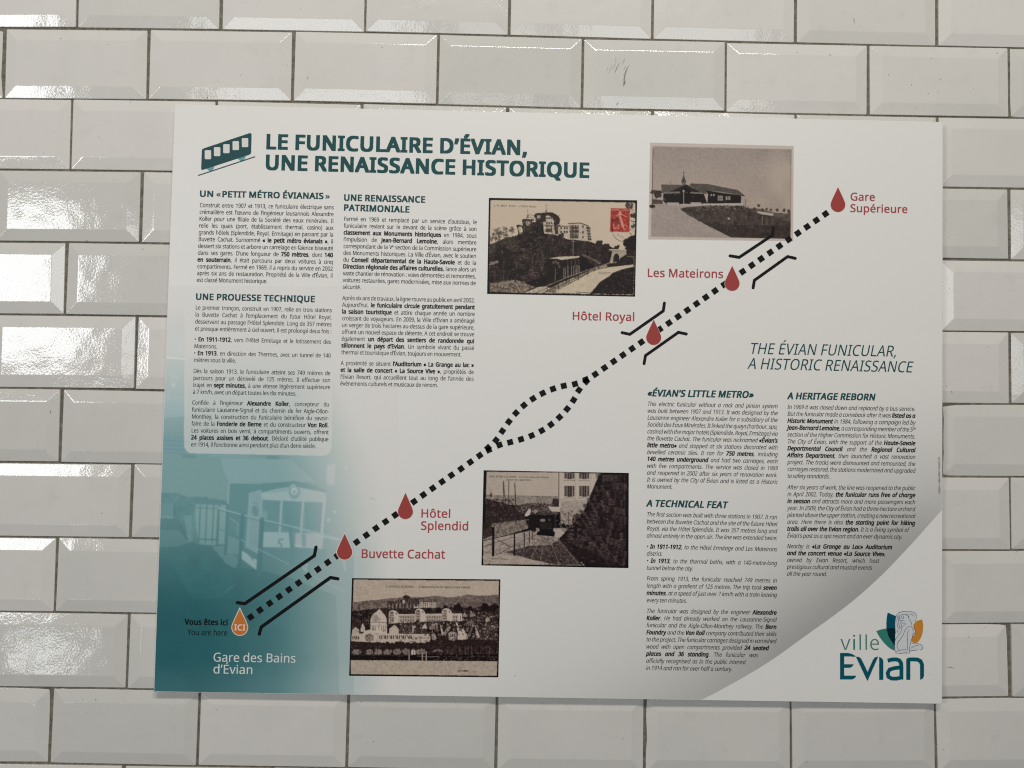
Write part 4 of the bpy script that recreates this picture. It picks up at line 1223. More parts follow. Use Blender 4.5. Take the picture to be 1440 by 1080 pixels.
    c.poly([(112, 830), (200, 815), (330, 800), (430, 830), (490, 860), (395, 908), (115, 902)], (104, 92, 80), tex=.8, scale=12, rough=5)
    c.dots(115, 820, 480, 905, 160, 2, 5, [(130, 118, 102), (70, 60, 52)], 21, .6)
    c.poly([(410, 830), (590, 770), (600, 850), (500, 862)], (26, 21, 19))
    c.poly([(560, 905), (700, 832), (860, 765), (1000, 700), (1100, 672), (1110, 690), (960, 735), (860, 790), (740, 860), (660, 912)], (120, 108, 92), tex=.9, scale=8, rough=2)
    # funicular car
    c.poly([(590, 620), (700, 625), (880, 608), (880, 740), (740, 800), (640, 835), (590, 800)], (31, 25, 23))
    c.poly([(605, 622), (700, 606), (875, 600), (862, 614), (716, 634), (680, 624)], (172, 158, 136))
    for x0, y0, y1 in ((738, 700, 790), (752, 700, 785), (772, 690, 780), (802, 690, 770), (822, 688, 762), (842, 680, 752), (856, 684, 748), (868, 684, 744)):
        c.line([(x0, y0), (x0, y1)], 6, (132, 120, 104), .9)
    for x0 in (770, 800, 832, 862):
        c.line([(x0, 628), (x0, 690)], 4, (104, 92, 80), .8)
    c.line([(668, 700), (662, 812)], 4, (120, 110, 98))
    for x, y in ((650, 655), (688, 662), (700, 690), (668, 648)):
        c.ell(x, y, 9, 12, (96, 84, 76), .8, rag=.4)
    c.line([(480, 912), (600, 850), (720, 800), (760, 780), (880, 740), (1010, 695), (1120, 660), (1180, 650)], 5, (138, 126, 110), .95)
    c.line([(500, 914), (720, 812), (900, 745), (1010, 705)], 4, (40, 32, 28))
    for x, y in ((598, 852), (690, 818), (860, 752), (940, 722)):
        c.line([(x, y), (x, y + 50)], 4, (34, 28, 25))
    c.line([(560, 912), (700, 850), (860, 780), (1000, 715)], 3, (48, 40, 34))
    # dark meadow lower right
    mead = [(1327, 695), (1225, 715), (1130, 770), (1030, 840), (960, 915), (1316, 925), (1325, 900)]
    c.poly(mead, (33, 26, 24), tex=.5, scale=14, rough=5)
    c.dots(970, 700, 1325, 925, 170, 1.5, 4, [(110, 98, 88), (70, 60, 54)], 31, .6, within=mead)
    c.line([(840, 905), (960, 912)], 6, (70, 60, 50), .8)
    c.line([(1028, 745), (1130, 742)], 5, (60, 50, 44), .7)
    # saplings
    for x, y, h in ((232, 620, 200), (262, 760, 100), (340, 650, 60), (472, 600, 180), (560, 560, 90), (628, 520, 60)):
        c.line([(x, y), (x - 4, y + h)], 3, (112, 98, 88), .7)
        for k in range(5):
            c.line([(x - 1, y + h * .2 * k), (x + (18 if k % 2 else -20), y + h * .2 * k - 26)], 2, (100, 88, 80), .55)
    # stamp: plain red stamp with a pale walking figure, and part of a round postmark
    c.poly([(1134, 195), (1296, 200), (1290, 400), (1126, 394)], (146, 50, 44))
    for k in range(14):
        c.ell(1134 + k * 12.3, 197 + k * .35, 3.5, 3, (168, 120, 104), .8)
        c.ell(1127 + k * 12.4, 394 + k * .4, 3.5, 3, (168, 120, 104), .8)
    c.line([(1146, 210), (1200, 211)], 6, (196, 150, 132), .8)
    c.line([(1228, 212), (1286, 214)], 6, (196, 150, 132), .8)
    c.line([(1212, 225), (1208, 262), (1222, 300), (1235, 350)], 22, (188, 138, 122), .75)
    c.line([(1212, 238), (1180, 262), (1160, 282)], 8, (190, 140, 124), .8)
    c.line([(1222, 248), (1250, 262), (1268, 272)], 7, (190, 140, 124), .75)
    c.line([(1206, 300), (1195, 372)], 11, (188, 138, 122), .7)
    c.line([(1228, 320), (1246, 378)], 11, (188, 138, 122), .7)
    c.ell(1185, 300, 26, 34, (84, 34, 30), .6, rag=.5)
    c.line([(1160, 330), (1158, 365), (1175, 368), (1180, 350)], 6, (190, 150, 136), .8)
    c.line([(1250, 340), (1270, 345), (1265, 372), (1250, 374)], 6, (190, 150, 136), .6)
    c.line([(1148, 290), (1142, 340), (1146, 398)], 9, (50, 30, 28), .8)
    c.line([(1290, 290), (1284, 335)], 7, (80, 34, 30), .7)
    A = [(1240 + 92 * math.cos(t), 385 + 92 * math.sin(t)) for t in np.linspace(2.75, 1.45, 16)]
    c.line(A, 4, (62, 50, 44), .85)
    for k, (x, y) in enumerate(((1188, 425), (1196, 434), (1212, 440), (1224, 446), (1236, 452), (1250, 462))):
        c.line([(x, y), (x + 6, y - 16 + (k % 3) * 3)], 3, (70, 58, 50), .8)
    c.etch(.34)
    c.blur(1)
    c.grain(4)
    return c


def paint_mateirons():
    c = Canvas(900, 190, 6.243, 1440, 1080, .5, (196, 186, 176), .74)
    c.poly([(88, 65), (1350, 95), (1343, 930), (72, 915)], (176, 163, 152))
    c.poly([(112, 98), (1330, 125), (1322, 912), (95, 892)], (146, 134, 124))
    bb = c._bb(95, 98, 1330, 760)
    X, Y = bb[4], bb[5]
    g = np.clip((Y - 120) / 520, 0, 1)
    cl = c.noise(X, Y, 330, 12) * .6 + c.noise(X, Y, 150, 13) * .4
    col = np.array([139., 127, 118]) + g[..., None] * np.array([18., 14, 10]) + (cl[..., None] - .5) * np.clip((X - 650) / 500, 0, 1)[..., None] * np.array([34., 32, 26])
    m = c.mask([(112, 98), (1330, 125), (1324, 760), (100, 740)], X, Y)
    c._blend(bb, m, col)
    c.line([(112, 120), (106, 640)], 5, (70, 60, 54))
    c.line([(122, 130), (120, 190)], 5, (96, 86, 78), .8)
    # far right horizon
    c.poly([(930, 640), (1040, 645), (1170, 680), (1322, 690), (1322, 760), (1160, 730), (1010, 690)], (84, 74, 66), tex=.4, scale=10, rough=3)
    for x, y, r in ((965, 655, 16), (1043, 620, 13), (1000, 650, 14), (1075, 655, 12), (1110, 650, 10), (1150, 655, 12), (1205, 658, 12), (1265, 660, 13), (1308, 668, 14), (940, 645, 10)):
        c.ell(x, y, r, r * 1.1, (62, 52, 46), .9, rag=.5, seed=x)
    c.poly([(1030, 668), (1172, 688), (1168, 712), (1028, 690)], (158, 146, 134))
    c.line([(1010, 690), (1180, 715), (1322, 742)], 6, (50, 42, 38))
    c.line([(1080, 706), (1322, 746)], 4, (124, 112, 104))
    # road
    c.poly([(100, 612), (240, 604), (560, 600), (900, 596), (905, 626), (500, 636), (360, 650), (400, 690), (560, 780), (720, 850), (800, 895), (97, 890)], (142, 130, 121), tex=.05, scale=40)
    c.poly([(230, 592), (890, 588), (905, 618), (560, 624), (230, 612)], (160, 149, 138))
    # meadow
    mead = [(352, 648), (400, 632), (620, 618), (905, 620), (960, 655), (1080, 700), (1322, 750), (1318, 905), (795, 895), (700, 848), (560, 778), (420, 700)]
    c.poly(mead, (60, 51, 46), tex=.45, scale=30, rough=4)
    c.poly([(560, 778), (900, 790), (1320, 800), (1318, 905), (795, 895), (700, 848)], (44, 37, 34), .6, tex=.3, scale=16)
    c.dots(380, 620, 1320, 890, 260, 2, 5, [(96, 85, 78), (36, 30, 28), (120, 108, 98)], 3, .5, within=mead)
    c.dots(500, 615, 950, 660, 120, 3, 7, [(40, 33, 30), (130, 118, 108)], 4, .7)
    c.ell(780, 733, 12, 9, (150, 140, 130))
    # building
    c.tree(160, 520, 42, (44, 36, 32), 5)
    c.tree(112, 500, 24, (58, 50, 44), 6)
    c.poly([(104, 560), (200, 572), (200, 604), (104, 606)], (70, 61, 55))
    c.ell(108, 625, 26, 16, (46, 38, 34))
    c.poly([(205, 505), (560, 515), (590, 600), (232, 608), (205, 580)], (26, 21, 20))
    c.poly([(186, 434), (405, 438), (530, 500), (350, 500), (190, 508)], (80, 72, 67))
    c.poly([(455, 425), (600, 430), (700, 452), (860, 482), (920, 532), (700, 498), (580, 485), (585, 520), (530, 505), (430, 440)], (74, 67, 62))
    c.poly([(576, 486), (745, 512), (888, 535), (886, 598), (590, 600), (598, 520)], (28, 23, 21))
    c.line([(578, 487), (745, 514), (920, 534)], 6, (40, 34, 31))
    c.line([(458, 425), (466, 440)], 8, (60, 52, 47))
    c.poly([(262, 498), (405, 432), (535, 505), (450, 498), (405, 455), (350, 492)], (34, 28, 26))
    c.poly([(350, 492), (405, 452), (455, 500), (450, 604), (350, 604)], (22, 18, 17))
    c.poly([(205, 502), (352, 500), (352, 512), (205, 514)], (112, 102, 94))
    c.poly([(440, 500), (520, 503), (545, 516), (440, 512)], (110, 100, 92))
    c.poly([(360, 415), (384, 345), (406, 415)], (70, 61, 56))
    c.poly([(366, 415), (402, 415), (398, 438), (370, 438)], (96, 87, 80))
    c.line([(384, 318), (384, 350)], 4, (60, 52, 46))
    c.ell(384, 326, 5, 4, (60, 52, 46))
    c.line([(269, 405), (269, 435)], 5, (88, 79, 72))
    c.line([(382, 485), (384, 605)], 7, (140, 130, 120))
    c.ell(382, 490, 9, 8, (160, 150, 140))
    c.line([(405, 500), (415, 505)], 6, (120, 110, 100), .7)
    for x in (232, 350, 430, 545):
        c.line([(x, 590), (x, 610)], 5, (40, 34, 30))
    c.poly([(235, 592), (345, 592), (345, 608), (235, 608)], (150, 139, 128))
    c.poly([(445, 590), (538, 590), (538, 606), (445, 606)], (150, 139, 128))
    for x, y, w, h in ((618, 516, 16, 20), (642, 516, 14, 20), (682, 530, 46, 46), (752, 536, 16, 34), (774, 536, 18, 34)):
        c.poly([(x, y), (x + w, y + 2), (x + w, y + h), (x, y + h)], (128, 118, 109))
    for x in (697, 712):
        c.line([(x, 530), (x, 576)], 3, (60, 52, 47))
    c.line([(682, 552), (728, 553)], 3, (60, 52, 47))
    c.line([(925, 560), (925, 630)], 5, (74, 64, 58), .8)
    c.line([(1075, 712), (1073, 790)], 8, (104, 94, 86))
    c.line([(1192, 680), (1192, 724)], 5, (90, 80, 72))
    c.line([(1200, 650), (1215, 660)], 6, (60, 50, 46))
    c.line([(1326, 132), (1320, 906)], 4, (96, 85, 77), .7)
    c.line([(800, 896), (1320, 908)], 4, (40, 34, 31))
    c.etch(.16)
    c.blur(1)
    c.grain(3)
    return c


def paint_splendid():
    c = Canvas(670, 640, 6.243, 1440, 1080, .5, (8, 5, 6), .67)
    D, D2, M, L = (30, 23, 24), (16, 11, 12), (92, 80, 74), (152, 138, 126)
    c.poly([(90, 146), (722, 152), (724, 460), (82, 400)], (158, 145, 131), tex=.04, scale=200)
    c.poly([(84, 352), (722, 362), (722, 470), (82, 420)], (124, 112, 103), tex=.15, scale=60)
    c.line([(84, 352), (722, 362)], 3, (104, 93, 85))
    # roofs and trees in the middle distance
    c.poly([(330, 445), (420, 425), (520, 418), (640, 430), (725, 440), (725, 520), (330, 520)], (58, 48, 45), tex=.9, scale=12, rough=4)
    c.dots(360, 415, 725, 500, 120, 3, 8, [(110, 98, 90), (34, 26, 26), (130, 118, 108)], 6, .6)
    # ground
    c.poly([(60, 740), (560, 640), (800, 640), (960, 970), (60, 955)], (128, 115, 106), tex=.25, scale=16)
    c.poly([(60, 700), (330, 690), (520, 648), (540, 700), (330, 800), (60, 850)], (140, 127, 117), tex=.2, scale=14)
    c.poly([(260, 850), (470, 795), (640, 790), (740, 740), (820, 740), (920, 965), (620, 960), (430, 900)], (62, 52, 49), tex=.8, scale=9, rough=3)
    c.dots(330, 770, 900, 960, 320, 2, 4.5, [(110, 98, 90), (30, 22, 22), (84, 74, 68)], 10, .6)
    c.poly([(60, 860), (260, 870), (480, 915), (690, 960), (60, 958)], (150, 136, 124), .9, tex=.1, scale=30, rough=5)
    # left slope and wall
    c.poly([(82, 380), (150, 395), (280, 432), (340, 470), (430, 545), (440, 560), (75, 690)], (44, 33, 33), tex=.6, scale=12, rough=4)
    c.dots(84, 380, 420, 560, 120, 2, 5, [(80, 68, 64), (24, 18, 18)], 12, .5, within=[(82, 380), (280, 432), (440, 560), (75, 690)])
    c.dots(120, 385, 330, 430, 60, 4, 9, [(30, 22, 22), (60, 50, 46)], 13, .8)
    c.poly([(140, 600), (465, 562), (470, 640), (300, 690), (60, 740), (66, 660)], (112, 100, 90), tex=.5, scale=12, rough=3)
    for k in range(34):
        x = 150 + k * 9.5
        c.line([(x, 590 - k * .6), (x + (k * 7 % 5) - 2, 660 - k * .8 + (k * 37 % 40))], 3, (60, 50, 46), .45)
    c.poly([(60, 600), (130, 590), (150, 700), (62, 740)], (40, 31, 30), .9, tex=.6, scale=10)
    # shrubs, people in white
    c.ell(500, 600, 60, 60, (28, 21, 22), .95, rag=.3)
    c.poly([(420, 530), (462, 462), (480, 480), (470, 520), (440, 540)], (170, 156, 144), rough=3)
    c.ell(515, 492, 16, 18, (140, 127, 117), .8, rag=.5)
    c.poly([(540, 470), (610, 430), (640, 440), (700, 470), (650, 510), (560, 500)], (70, 60, 56), tex=.8, scale=9, rough=3)
    # pylons
    for pts in ([(236, 228), (238, 430)], [(236, 228), (256, 430)], [(284, 226), (284, 436)], [(336, 250), (342, 468)], [(336, 250), (350, 468)]):
        c.line(pts, 6, (58, 48, 44))
    for x in (222, 270, 322):
        for y in (240, 258, 274):
            c.line([(x, y), (x + 32, y)], 2.5, (110, 99, 90), .7)
    c.line([(125, 300), (128, 360)], 4, (70, 60, 54), .7)
    c.ell(128, 350, 12, 16, (60, 50, 45), .7, rag=.5)
    # house
    c.poly([(720, 152), (1095, 162), (940, 500), (722, 470)], (166, 153, 139))
    c.line([(724, 155), (722, 470)], 6, (60, 50, 47))
    c.line([(865, 158), (866, 398)], 3, (120, 108, 98), .8)
    c.line([(1008, 160), (990, 400)], 3, (120, 108, 98), .8)
    c.line([(722, 388), (985, 402)], 4, (120, 108, 98))
    c.poly([(740, 400), (975, 408), (930, 500), (735, 492)], (142, 129, 118))
    for x, y in ((818, 185), (948, 185), (818, 318), (948, 318), (1060, 185)):
        h = 48 if y > 200 else 26
        w = 20
        if x > 1000:
            w = 12
        c.poly([(x - w, y - h), (x + w, y - h), (x + w, y + h), (x - w, y + h)], (52, 43, 41))
        if x < 1000:
            c.poly([(x - 46, y - h), (x - w - 4, y - h), (x - w - 4, y + h - 4), (x - 46, y + h - 4)], (74, 63, 58))
            c.poly([(x + w + 4, y - h), (x + 42, y - h), (x + 42, y + h - 4), (x + w + 4, y + h - 4)], (74, 63, 58))
            c.line([(x - 50, y + h + 10), (x + 46, y + h + 10)], 5, (112, 100, 92))
            c.line([(x, y - h), (x, y + h)], 3, (140, 128, 116), .8)
            for k in (-.3, .3):
                c.line([(x - w, y + h * k), (x + w, y + h * k)], 2.5, (120, 108, 100), .7)
        else:
            c.line([(x, y - h), (x - 6, y + h)], 8, (160, 147, 134))
    # awnings, low buildings
    c.poly([(625, 450), (725, 455), (740, 498), (660, 495)], (164, 150, 138))
    c.poly([(672, 378), (720, 385), (720, 450), (660, 445)], (48, 39, 38))
    c.poly([(735, 495), (935, 490), (900, 560), (850, 620), (740, 600)], (134, 121, 111), tex=.2, scale=14)
    c.line([(808, 495), (806, 600)], 5, (56, 46, 44))
    c.tree(880, 545, 40, (44, 34, 34), 4, (130, 118, 108))
    c.dots(820, 580, 890, 640, 60, 3, 7, [(150, 138, 126), (50, 40, 38)], 15, .8)
    c.line([(745, 560), (800, 640)], 7, (90, 79, 74))
    c.line([(690, 510), (690, 640)], 6, (70, 60, 56))
    c.line([(740, 500), (742, 650)], 6, (120, 108, 100))
    # the car
    c.poly([(520, 640), (700, 640), (760, 700), (640, 735), (560, 735)], (120, 108, 99), .9, tex=.3, scale=12)
    c.poly([(548, 515), (610, 505), (675, 512), (680, 530), (672, 690), (552, 690)], (22, 16, 17))
    c.poly([(545, 512), (612, 500), (682, 512), (678, 524), (548, 526)], (58, 49, 47))
    c.ell(582, 572, 24, 14, (120, 108, 100), .9)
    c.ell(640, 568, 12, 14, (70, 60, 56), .8)
    c.poly([(552, 590), (665, 590), (665, 650), (555, 650)], (34, 30, 28))
    c.poly([(680, 650), (740, 655), (800, 700), (740, 720), (690, 720)], (160, 146, 134), .9, rough=3)
    c.poly([(535, 670), (690, 672), (684, 715), (525, 700)], (20, 15, 16))
    # rails
    for pts in ([(578, 715), (475, 915)], [(632, 715), (726, 960)], [(600, 720), (560, 930)], [(715, 735), (900, 965)]):
        c.line(pts, 4, (124, 112, 104), .9)
    for k in range(6):
        y = 720 + k * 10
        c.line([(574 - k * 5, y), (640 + k * 4, y)], 3, (70, 60, 56), .8)
    # railings on the left
    c.line([(66, 750), (330, 690), (520, 648)], 7, (36, 28, 28))
    c.line([(66, 805), (160, 770), (330, 720)], 5, (44, 36, 35), .8)
    c.line([(190, 745), (290, 800)], 6, (56, 46, 44))
    c.line([(170, 880), (330, 790), (520, 700)], 5, (56, 46, 44), .8)
    c.line([(148, 640), (146, 880)], 20, (22, 16, 16))
    c.line([(334, 690), (332, 880)], 12, (22, 16, 16))
    c.line([(420, 680), (420, 805)], 8, (30, 22, 22))
    c.line([(464, 670), (464, 770)], 7, (36, 28, 28))
    c.line([(490, 665), (490, 745)], 6, (40, 32, 32))
    r = np.random.RandomState(31)
    for _ in range(90):
        x, y = r.uniform(690, 930), r.uniform(500, 650)
        c.line([(x, y), (x + r.uniform(-9, 9), y + r.uniform(-18, 18))], 6, [(150, 137, 125), (44, 34, 34), (96, 84, 78), (26, 19, 20)][r.randint(4)], .6)
    for _ in range(60):
        x, y = r.uniform(440, 700), r.uniform(430, 530)
        c.line([(x, y), (x + r.uniform(-14, 14), y + r.uniform(-9, 9))], 6, [(140, 127, 116), (34, 26, 26), (78, 67, 62)][r.randint(3)], .55)
    # the great retaining wall
    wall = [(1078, 165), (1324, 168), (1304, 978), (930, 972), (720, 740), (810, 640), (935, 500)]
    c.poly(wall, (34, 25, 26), tex=.5, scale=18, rough=3)
    c.poly([(1078, 165), (935, 500), (810, 640), (870, 760), (1000, 560), (1120, 300)], (24, 17, 18), .7, tex=.5, scale=12)
    r = np.random.RandomState(2)
    for k in range(12):
        t = k / 11
        c.line([(910 + 30 * t, 640 + 10 * t), (960 + 100 * t, 760 + 30 * t), (1170 + 60 * t, 975 - 60 * t)], 3, (66, 55, 53), .28)
    # courses converge toward the far end of the wall at the lower left
    for i in range(15):
        for j in range(11):
            u, v = (i + (j % 2) * .5) / 15, j / 11
            x = 800 + 510 * u
            top = 620 - 470 * min(1, u / .62) if u < .62 else 165
            bot = 760 + 230 * u
            y = top + (bot - top) * v
            h = (bot - top) / 11 * .8
            w = 510 / 15 * .85
            if r.rand() < .3:
                continue
            t = r.randint(0, 30)
            c.poly([(x, y + 14), (x + w, y + 10), (x + w, y + h + 10), (x, y + h + 14)], (44 + t, 35 + t * .85, 35 + t * .8), .75, tex=.7, scale=9, rough=2)
            c.line([(x, y + 14), (x + w, y + 10)], 5, (86 + t, 74 + t, 70 + t), .35)
    c.line([(1078, 170), (935, 505)], 5, (110, 98, 90), .7)
    c.line([(1080, 770), (1180, 860), (1270, 975)], 4, (96, 84, 80), .6)
    c.line([(905, 640), (1020, 760), (1170, 975)], 4, (88, 76, 72), .55)
    c.line([(1300, 180), (1306, 960), (1290, 978)], 3, (90, 80, 74), .6)
    c.line([(720, 735), (930, 972)], 5, (70, 60, 56), .8)
    c.line([(920, 940), (945, 970)], 8, (150, 138, 128), .8)
    c.etch(.34)
    c.blur(1)
    c.grain(4)
    return c


def paint_bains():
    c = Canvas(480, 800, 6, 1440, 1080, .5, (10, 7, 7), .60)
    sky = (154, 139, 124)
    c.poly([(104, 90), (1330, 100), (1312, 903), (80, 888)], sky, tex=.05, scale=200)
    hill = [(97, 282), (200, 268), (300, 262), (400, 248), (520, 240), (700, 238), (760, 228), (830, 226), (900, 240), (1000, 232), (1060, 216), (1180, 226), (1328, 218), (1324, 420), (92, 420)]
    c.poly(hill, (96, 83, 76), tex=.22, scale=50, rough=4)
    c.poly([(840, 245), (1060, 225), (1326, 230), (1320, 340), (960, 330), (840, 300)], (88, 76, 70), .6, tex=.3, scale=24, rough=4)
    c.poly([(92, 360), (200, 340), (330, 330), (620, 320), (860, 330), (960, 320), (1120, 330), (1200, 310), (1322, 315), (1316, 780), (85, 770)], (42, 32, 31), tex=.8, scale=14, rough=6)
    for x, y, r in ((130, 400, 46), (220, 390, 50), (880, 330, 28), (980, 330, 44), (1080, 330, 26), (1215, 330, 50), (1295, 335, 44), (820, 350, 26), (730, 345, 30)):
        c.tree(x, y, r, (30, 22, 22), x)
    c.line([(150, 300), (150, 370)], 8, (44, 36, 34))
    # hotel on the hill
    c.poly([(388, 275), (520, 260), (560, 232), (600, 250), (695, 242), (700, 270), (790, 280), (795, 322), (640, 328), (388, 345)], (58, 47, 44), tex=.5, scale=8)
    c.poly([(518, 232), (545, 220), (580, 232), (578, 250), (524, 250)], (46, 36, 34))
    c.line([(540, 195), (540, 225)], 3, (80, 69, 62))
    c.line([(560, 205), (560, 225)], 2.5, (90, 79, 70), .7)
    c.poly([(515, 265), (535, 262), (540, 290), (516, 292)], (150, 136, 122))
    for k in range(9):
        x = 400 + k * 30
        c.poly([(x, 295), (x + 10, 294), (x + 10, 335), (x, 335)], (128, 115, 104), .85, tex=.8, scale=7)
    c.poly([(660, 280), (795, 282), (793, 325), (620, 328), (610, 318), (660, 316)], (162, 148, 134))
    for x in (672, 690, 708, 728, 748, 765, 782):
        c.line([(x, 288), (x, 318)], 5, (66, 55, 51))
    c.poly([(655, 250), (690, 252), (688, 280), (658, 280)], (96, 84, 77))
    # long palace with three pavilions
    c.poly([(470, 385), (1018, 378), (1020, 440), (470, 462)], (150, 136, 123))
    c.line([(470, 386), (1018, 379)], 7, (172, 158, 143))
    for k in range(37):
        x = 482 + k * 14.4
        if 618 < x < 708 or 845 < x < 920:
            continue
        c.line([(x, 400), (x, 414)], 6, (60, 49, 46))
        c.line([(x, 428), (x, 446)], 6, (52, 42, 40))
    for x0, y0 in ((400, 352), (622, 338), (848, 335)):
        c.poly([(x0, y0 + 110), (x0, y0 + 22), (x0 + 12, y0 + 4), (x0 + 30, y0 - 4), (x0 + 60, y0), (x0 + 78, y0 + 18), (x0 + 92, y0 + 50), (x0 + 92, y0 + 104)], (166, 152, 138))
        c.poly([(x0 + 4, y0 + 40), (x0 + 12, y0 + 14), (x0 + 30, y0 + 6), (x0 + 42, y0 + 16), (x0 + 44, y0 + 100), (x0 + 4, y0 + 108)], (98, 86, 78), tex=.8, scale=8)
        for yy in (30, 52, 74, 92):
            c.line([(x0 + 6, y0 + yy), (x0 + 44, y0 + yy)], 4, (168, 154, 140), .85)
        for xx in (12, 24, 36):
            c.line([(x0 + xx, y0 + 36), (x0 + xx, y0 + 104)], 3, (160, 146, 132), .7)
        c.line([(x0 + 62, y0 + 20), (x0 + 66, y0 + 30)], 8, (80, 69, 63))
    c.poly([(985, 382), (1020, 384), (1018, 438), (985, 440)], (168, 154, 140))
    c.line([(1006, 395), (1005, 432)], 5, (60, 50, 46))
    c.poly([(470, 455), (860, 440), (1000, 445), (1000, 480), (480, 500)], (50, 40, 38), tex=.9, scale=9, rough=4)
    c.tree(650, 460, 36, (36, 27, 27), 2, (84, 73, 67))
    c.tree(880, 462, 34, (30, 22, 22), 3)
    # town houses right
    c.dots(1020, 360, 1315, 560, 240, 3, 8, [(120, 108, 98), (36, 28, 27), (86, 75, 69), (150, 137, 124)], 7, .7)
    for x, y, s in ((1040, 385, 14), (1100, 380, 16), (1235, 420, 18), (1125, 385, 8)):
        c.poly([(x, y - s), (x + s, y), (x + s, y + s * 1.4), (x - s, y + s * 1.4), (x - s, y)], (146, 132, 120), .8)
    c.poly([(1220, 475), (1310, 478), (1308, 520), (1220, 515)], (70, 59, 55), tex=.7, scale=9)
    # the dome and bath house
    dome = [(246, 455)] + [(315 - 70 * math.cos(t), 448 - 88 * math.sin(t)) for t in np.linspace(.1, math.pi - .1, 14)] + [(384, 455), (386, 550), (246, 540)]
    c.poly(dome, (168, 154, 138))
    c.poly([(300, 360), (320, 338), (342, 358), (344, 366), (298, 366)], (172, 158, 143))
    c.line([(320, 326), (320, 344)], 5, (150, 138, 124))
    c.line([(262, 445), (263, 408), (275, 390), (292, 386), (305, 396), (318, 425), (318, 500)], 4, (96, 84, 76))
    c.ell(288, 425, 22, 30, (118, 105, 95), .7)
    c.line([(248, 452), (384, 450)], 6, (108, 95, 86), .8)
    c.line([(248, 476), (384, 474)], 4, (120, 107, 97), .7)
    for x in (262, 274, 286, 340, 356, 372):
        c.line([(x, 484), (x, 520)], 5, (92, 80, 73))
    c.ell(358, 522, 9, 9, (96, 84, 76))
    c.poly([(92, 515), (120, 490), (150, 512), (150, 545), (92, 548)], (150, 136, 122))
    c.poly([(165, 500), (180, 455), (200, 495), (200, 530), (165, 530)], (158, 144, 130), tex=.3, scale=7)
    c.line([(232, 395), (232, 470)], 4, (90, 79, 72))
    c.poly([(405, 530), (405, 505), (450, 470), (488, 508), (488, 548), (405, 548)], (160, 146, 131))
    c.poly([(88, 545), (740, 548), (752, 575), (748, 612), (640, 640), (84, 610)], (158, 144, 130))
    c.poly([(170, 590), (180, 545), (205, 520), (240, 512), (275, 530), (300, 560), (300, 612), (170, 606)], (162, 148, 134))
    c.ell(236, 580, 38, 32, (92, 80, 73), .95)
    c.ell(236, 584, 26, 22, (128, 115, 104), .9)
    for x in (222, 236, 250):
        c.line([(x, 560), (x, 604)], 3, (70, 59, 55))
    for k in range(17):
        x = 325 + k * 16.5
        if k % 3 == 2:
            c.line([(x, 562), (x + 12, 588)], 6, (44, 34, 33))
        else:
            c.line([(x, 562), (x, 588)], 7, (40, 31, 30))
    for x in (98, 112, 126, 142):
        c.line([(x, 570), (x + (6 if x > 110 else 0), 592)], 8, (44, 34, 33))
    c.line([(320, 556), (600, 556)], 4, (172, 158, 144))
    for k in range(8):
        c.ell(612 + k * 17, 580 + (k % 2) * 4, 5, 8, (96, 84, 77), .8)
    # houses centre
    c.poly([(490, 470), (610, 468), (612, 545), (500, 545)], (66, 55, 51), tex=.7, scale=9)
    c.poly([(598, 540), (600, 488), (620, 470), (632, 492), (612, 500), (606, 545)], (158, 144, 131))
    c.poly([(615, 500), (720, 492), (722, 545), (615, 546)], (52, 42, 40))
    c.poly([(672, 505), (705, 462), (730, 500)], (164, 150, 136))
    c.poly([(740, 465), (812, 456), (812, 512), (745, 512)], (118, 105, 96))
    for x in (755, 775, 798):
        c.line([(x, 470), (x, 505)], 6, (52, 42, 40))
    c.poly([(760, 555), (780, 540), (800, 560), (800, 640), (770, 640)], (118, 105, 96), tex=.4, scale=8)
    c.poly([(830, 455), (845, 480), (865, 560), (850, 565)], (156, 142, 129))
    c.poly([(850, 565), (905, 470), (925, 490), (880, 560)], (110, 98, 90), tex=.8, scale=8)
    c.poly([(905, 540), (935, 525), (975, 540), (975, 635), (905, 605)], (128, 115, 105), tex=.5, scale=10)
    for x in (918, 938, 958):
        c.line([(x, 550), (x, 572)], 6, (48, 39, 37))
        c.line([(x, 590), (x, 612)], 6, (52, 42, 40))
    c.poly([(965, 450), (980, 455), (1000, 530), (985, 545)], (166, 152, 139))
    c.poly([(985, 540), (1030, 500), (1062, 560), (1066, 595), (990, 632), (975, 635)], (164, 150, 136))
    c.poly([(925, 500), (965, 455), (985, 545), (935, 525)], (40, 31, 30))
    c.poly([(1058, 570), (1112, 475), (1085, 575)], (104, 92, 84), .8)
    c.poly([(1125, 470), (1150, 520), (1172, 580), (1140, 582)], (152, 138, 126))
    c.poly([(1165, 545), (1190, 520), (1300, 540), (1310, 600), (1170, 600)], (60, 49, 46), tex=.8, scale=10, rough=3)
    r = np.random.RandomState(44)
    for _ in range(420):
        x, y = r.uniform(480, 1310), r.uniform(440, 640)
        v = r.uniform(0, 1)
        c.line([(x, y), (x + r.uniform(-9, 9), y + r.uniform(-15, 15))], r.uniform(4, 8), (164, 150, 136) if v > .70 else ((30, 21, 21) if v < .48 else (92, 80, 73)), .7)
    for _ in range(90):
        x, y = r.uniform(92, 500), r.uniform(350, 620)
        c.line([(x, y), (x + r.uniform(-7, 7), y + r.uniform(-9, 9))], 5, (118, 105, 96) if r.rand() > .4 else (60, 49, 46), .55)
    for _ in range(110):
        x, y = r.uniform(390, 800), r.uniform(250, 340)
        c.line([(x, y), (x + r.uniform(-4, 4), y + r.uniform(-11, 11))], 5, [(136, 123, 112), (38, 29, 28), (76, 65, 60)][r.randint(3)], .65)
    # promenade trees
    for k in range(30):
        x = 100 + k * 42
        c.tree(x, 640 + (k * 13 % 9) - (20 if x > 760 else 0), 34, (36, 27, 26), 40 + k, (74, 63, 57))
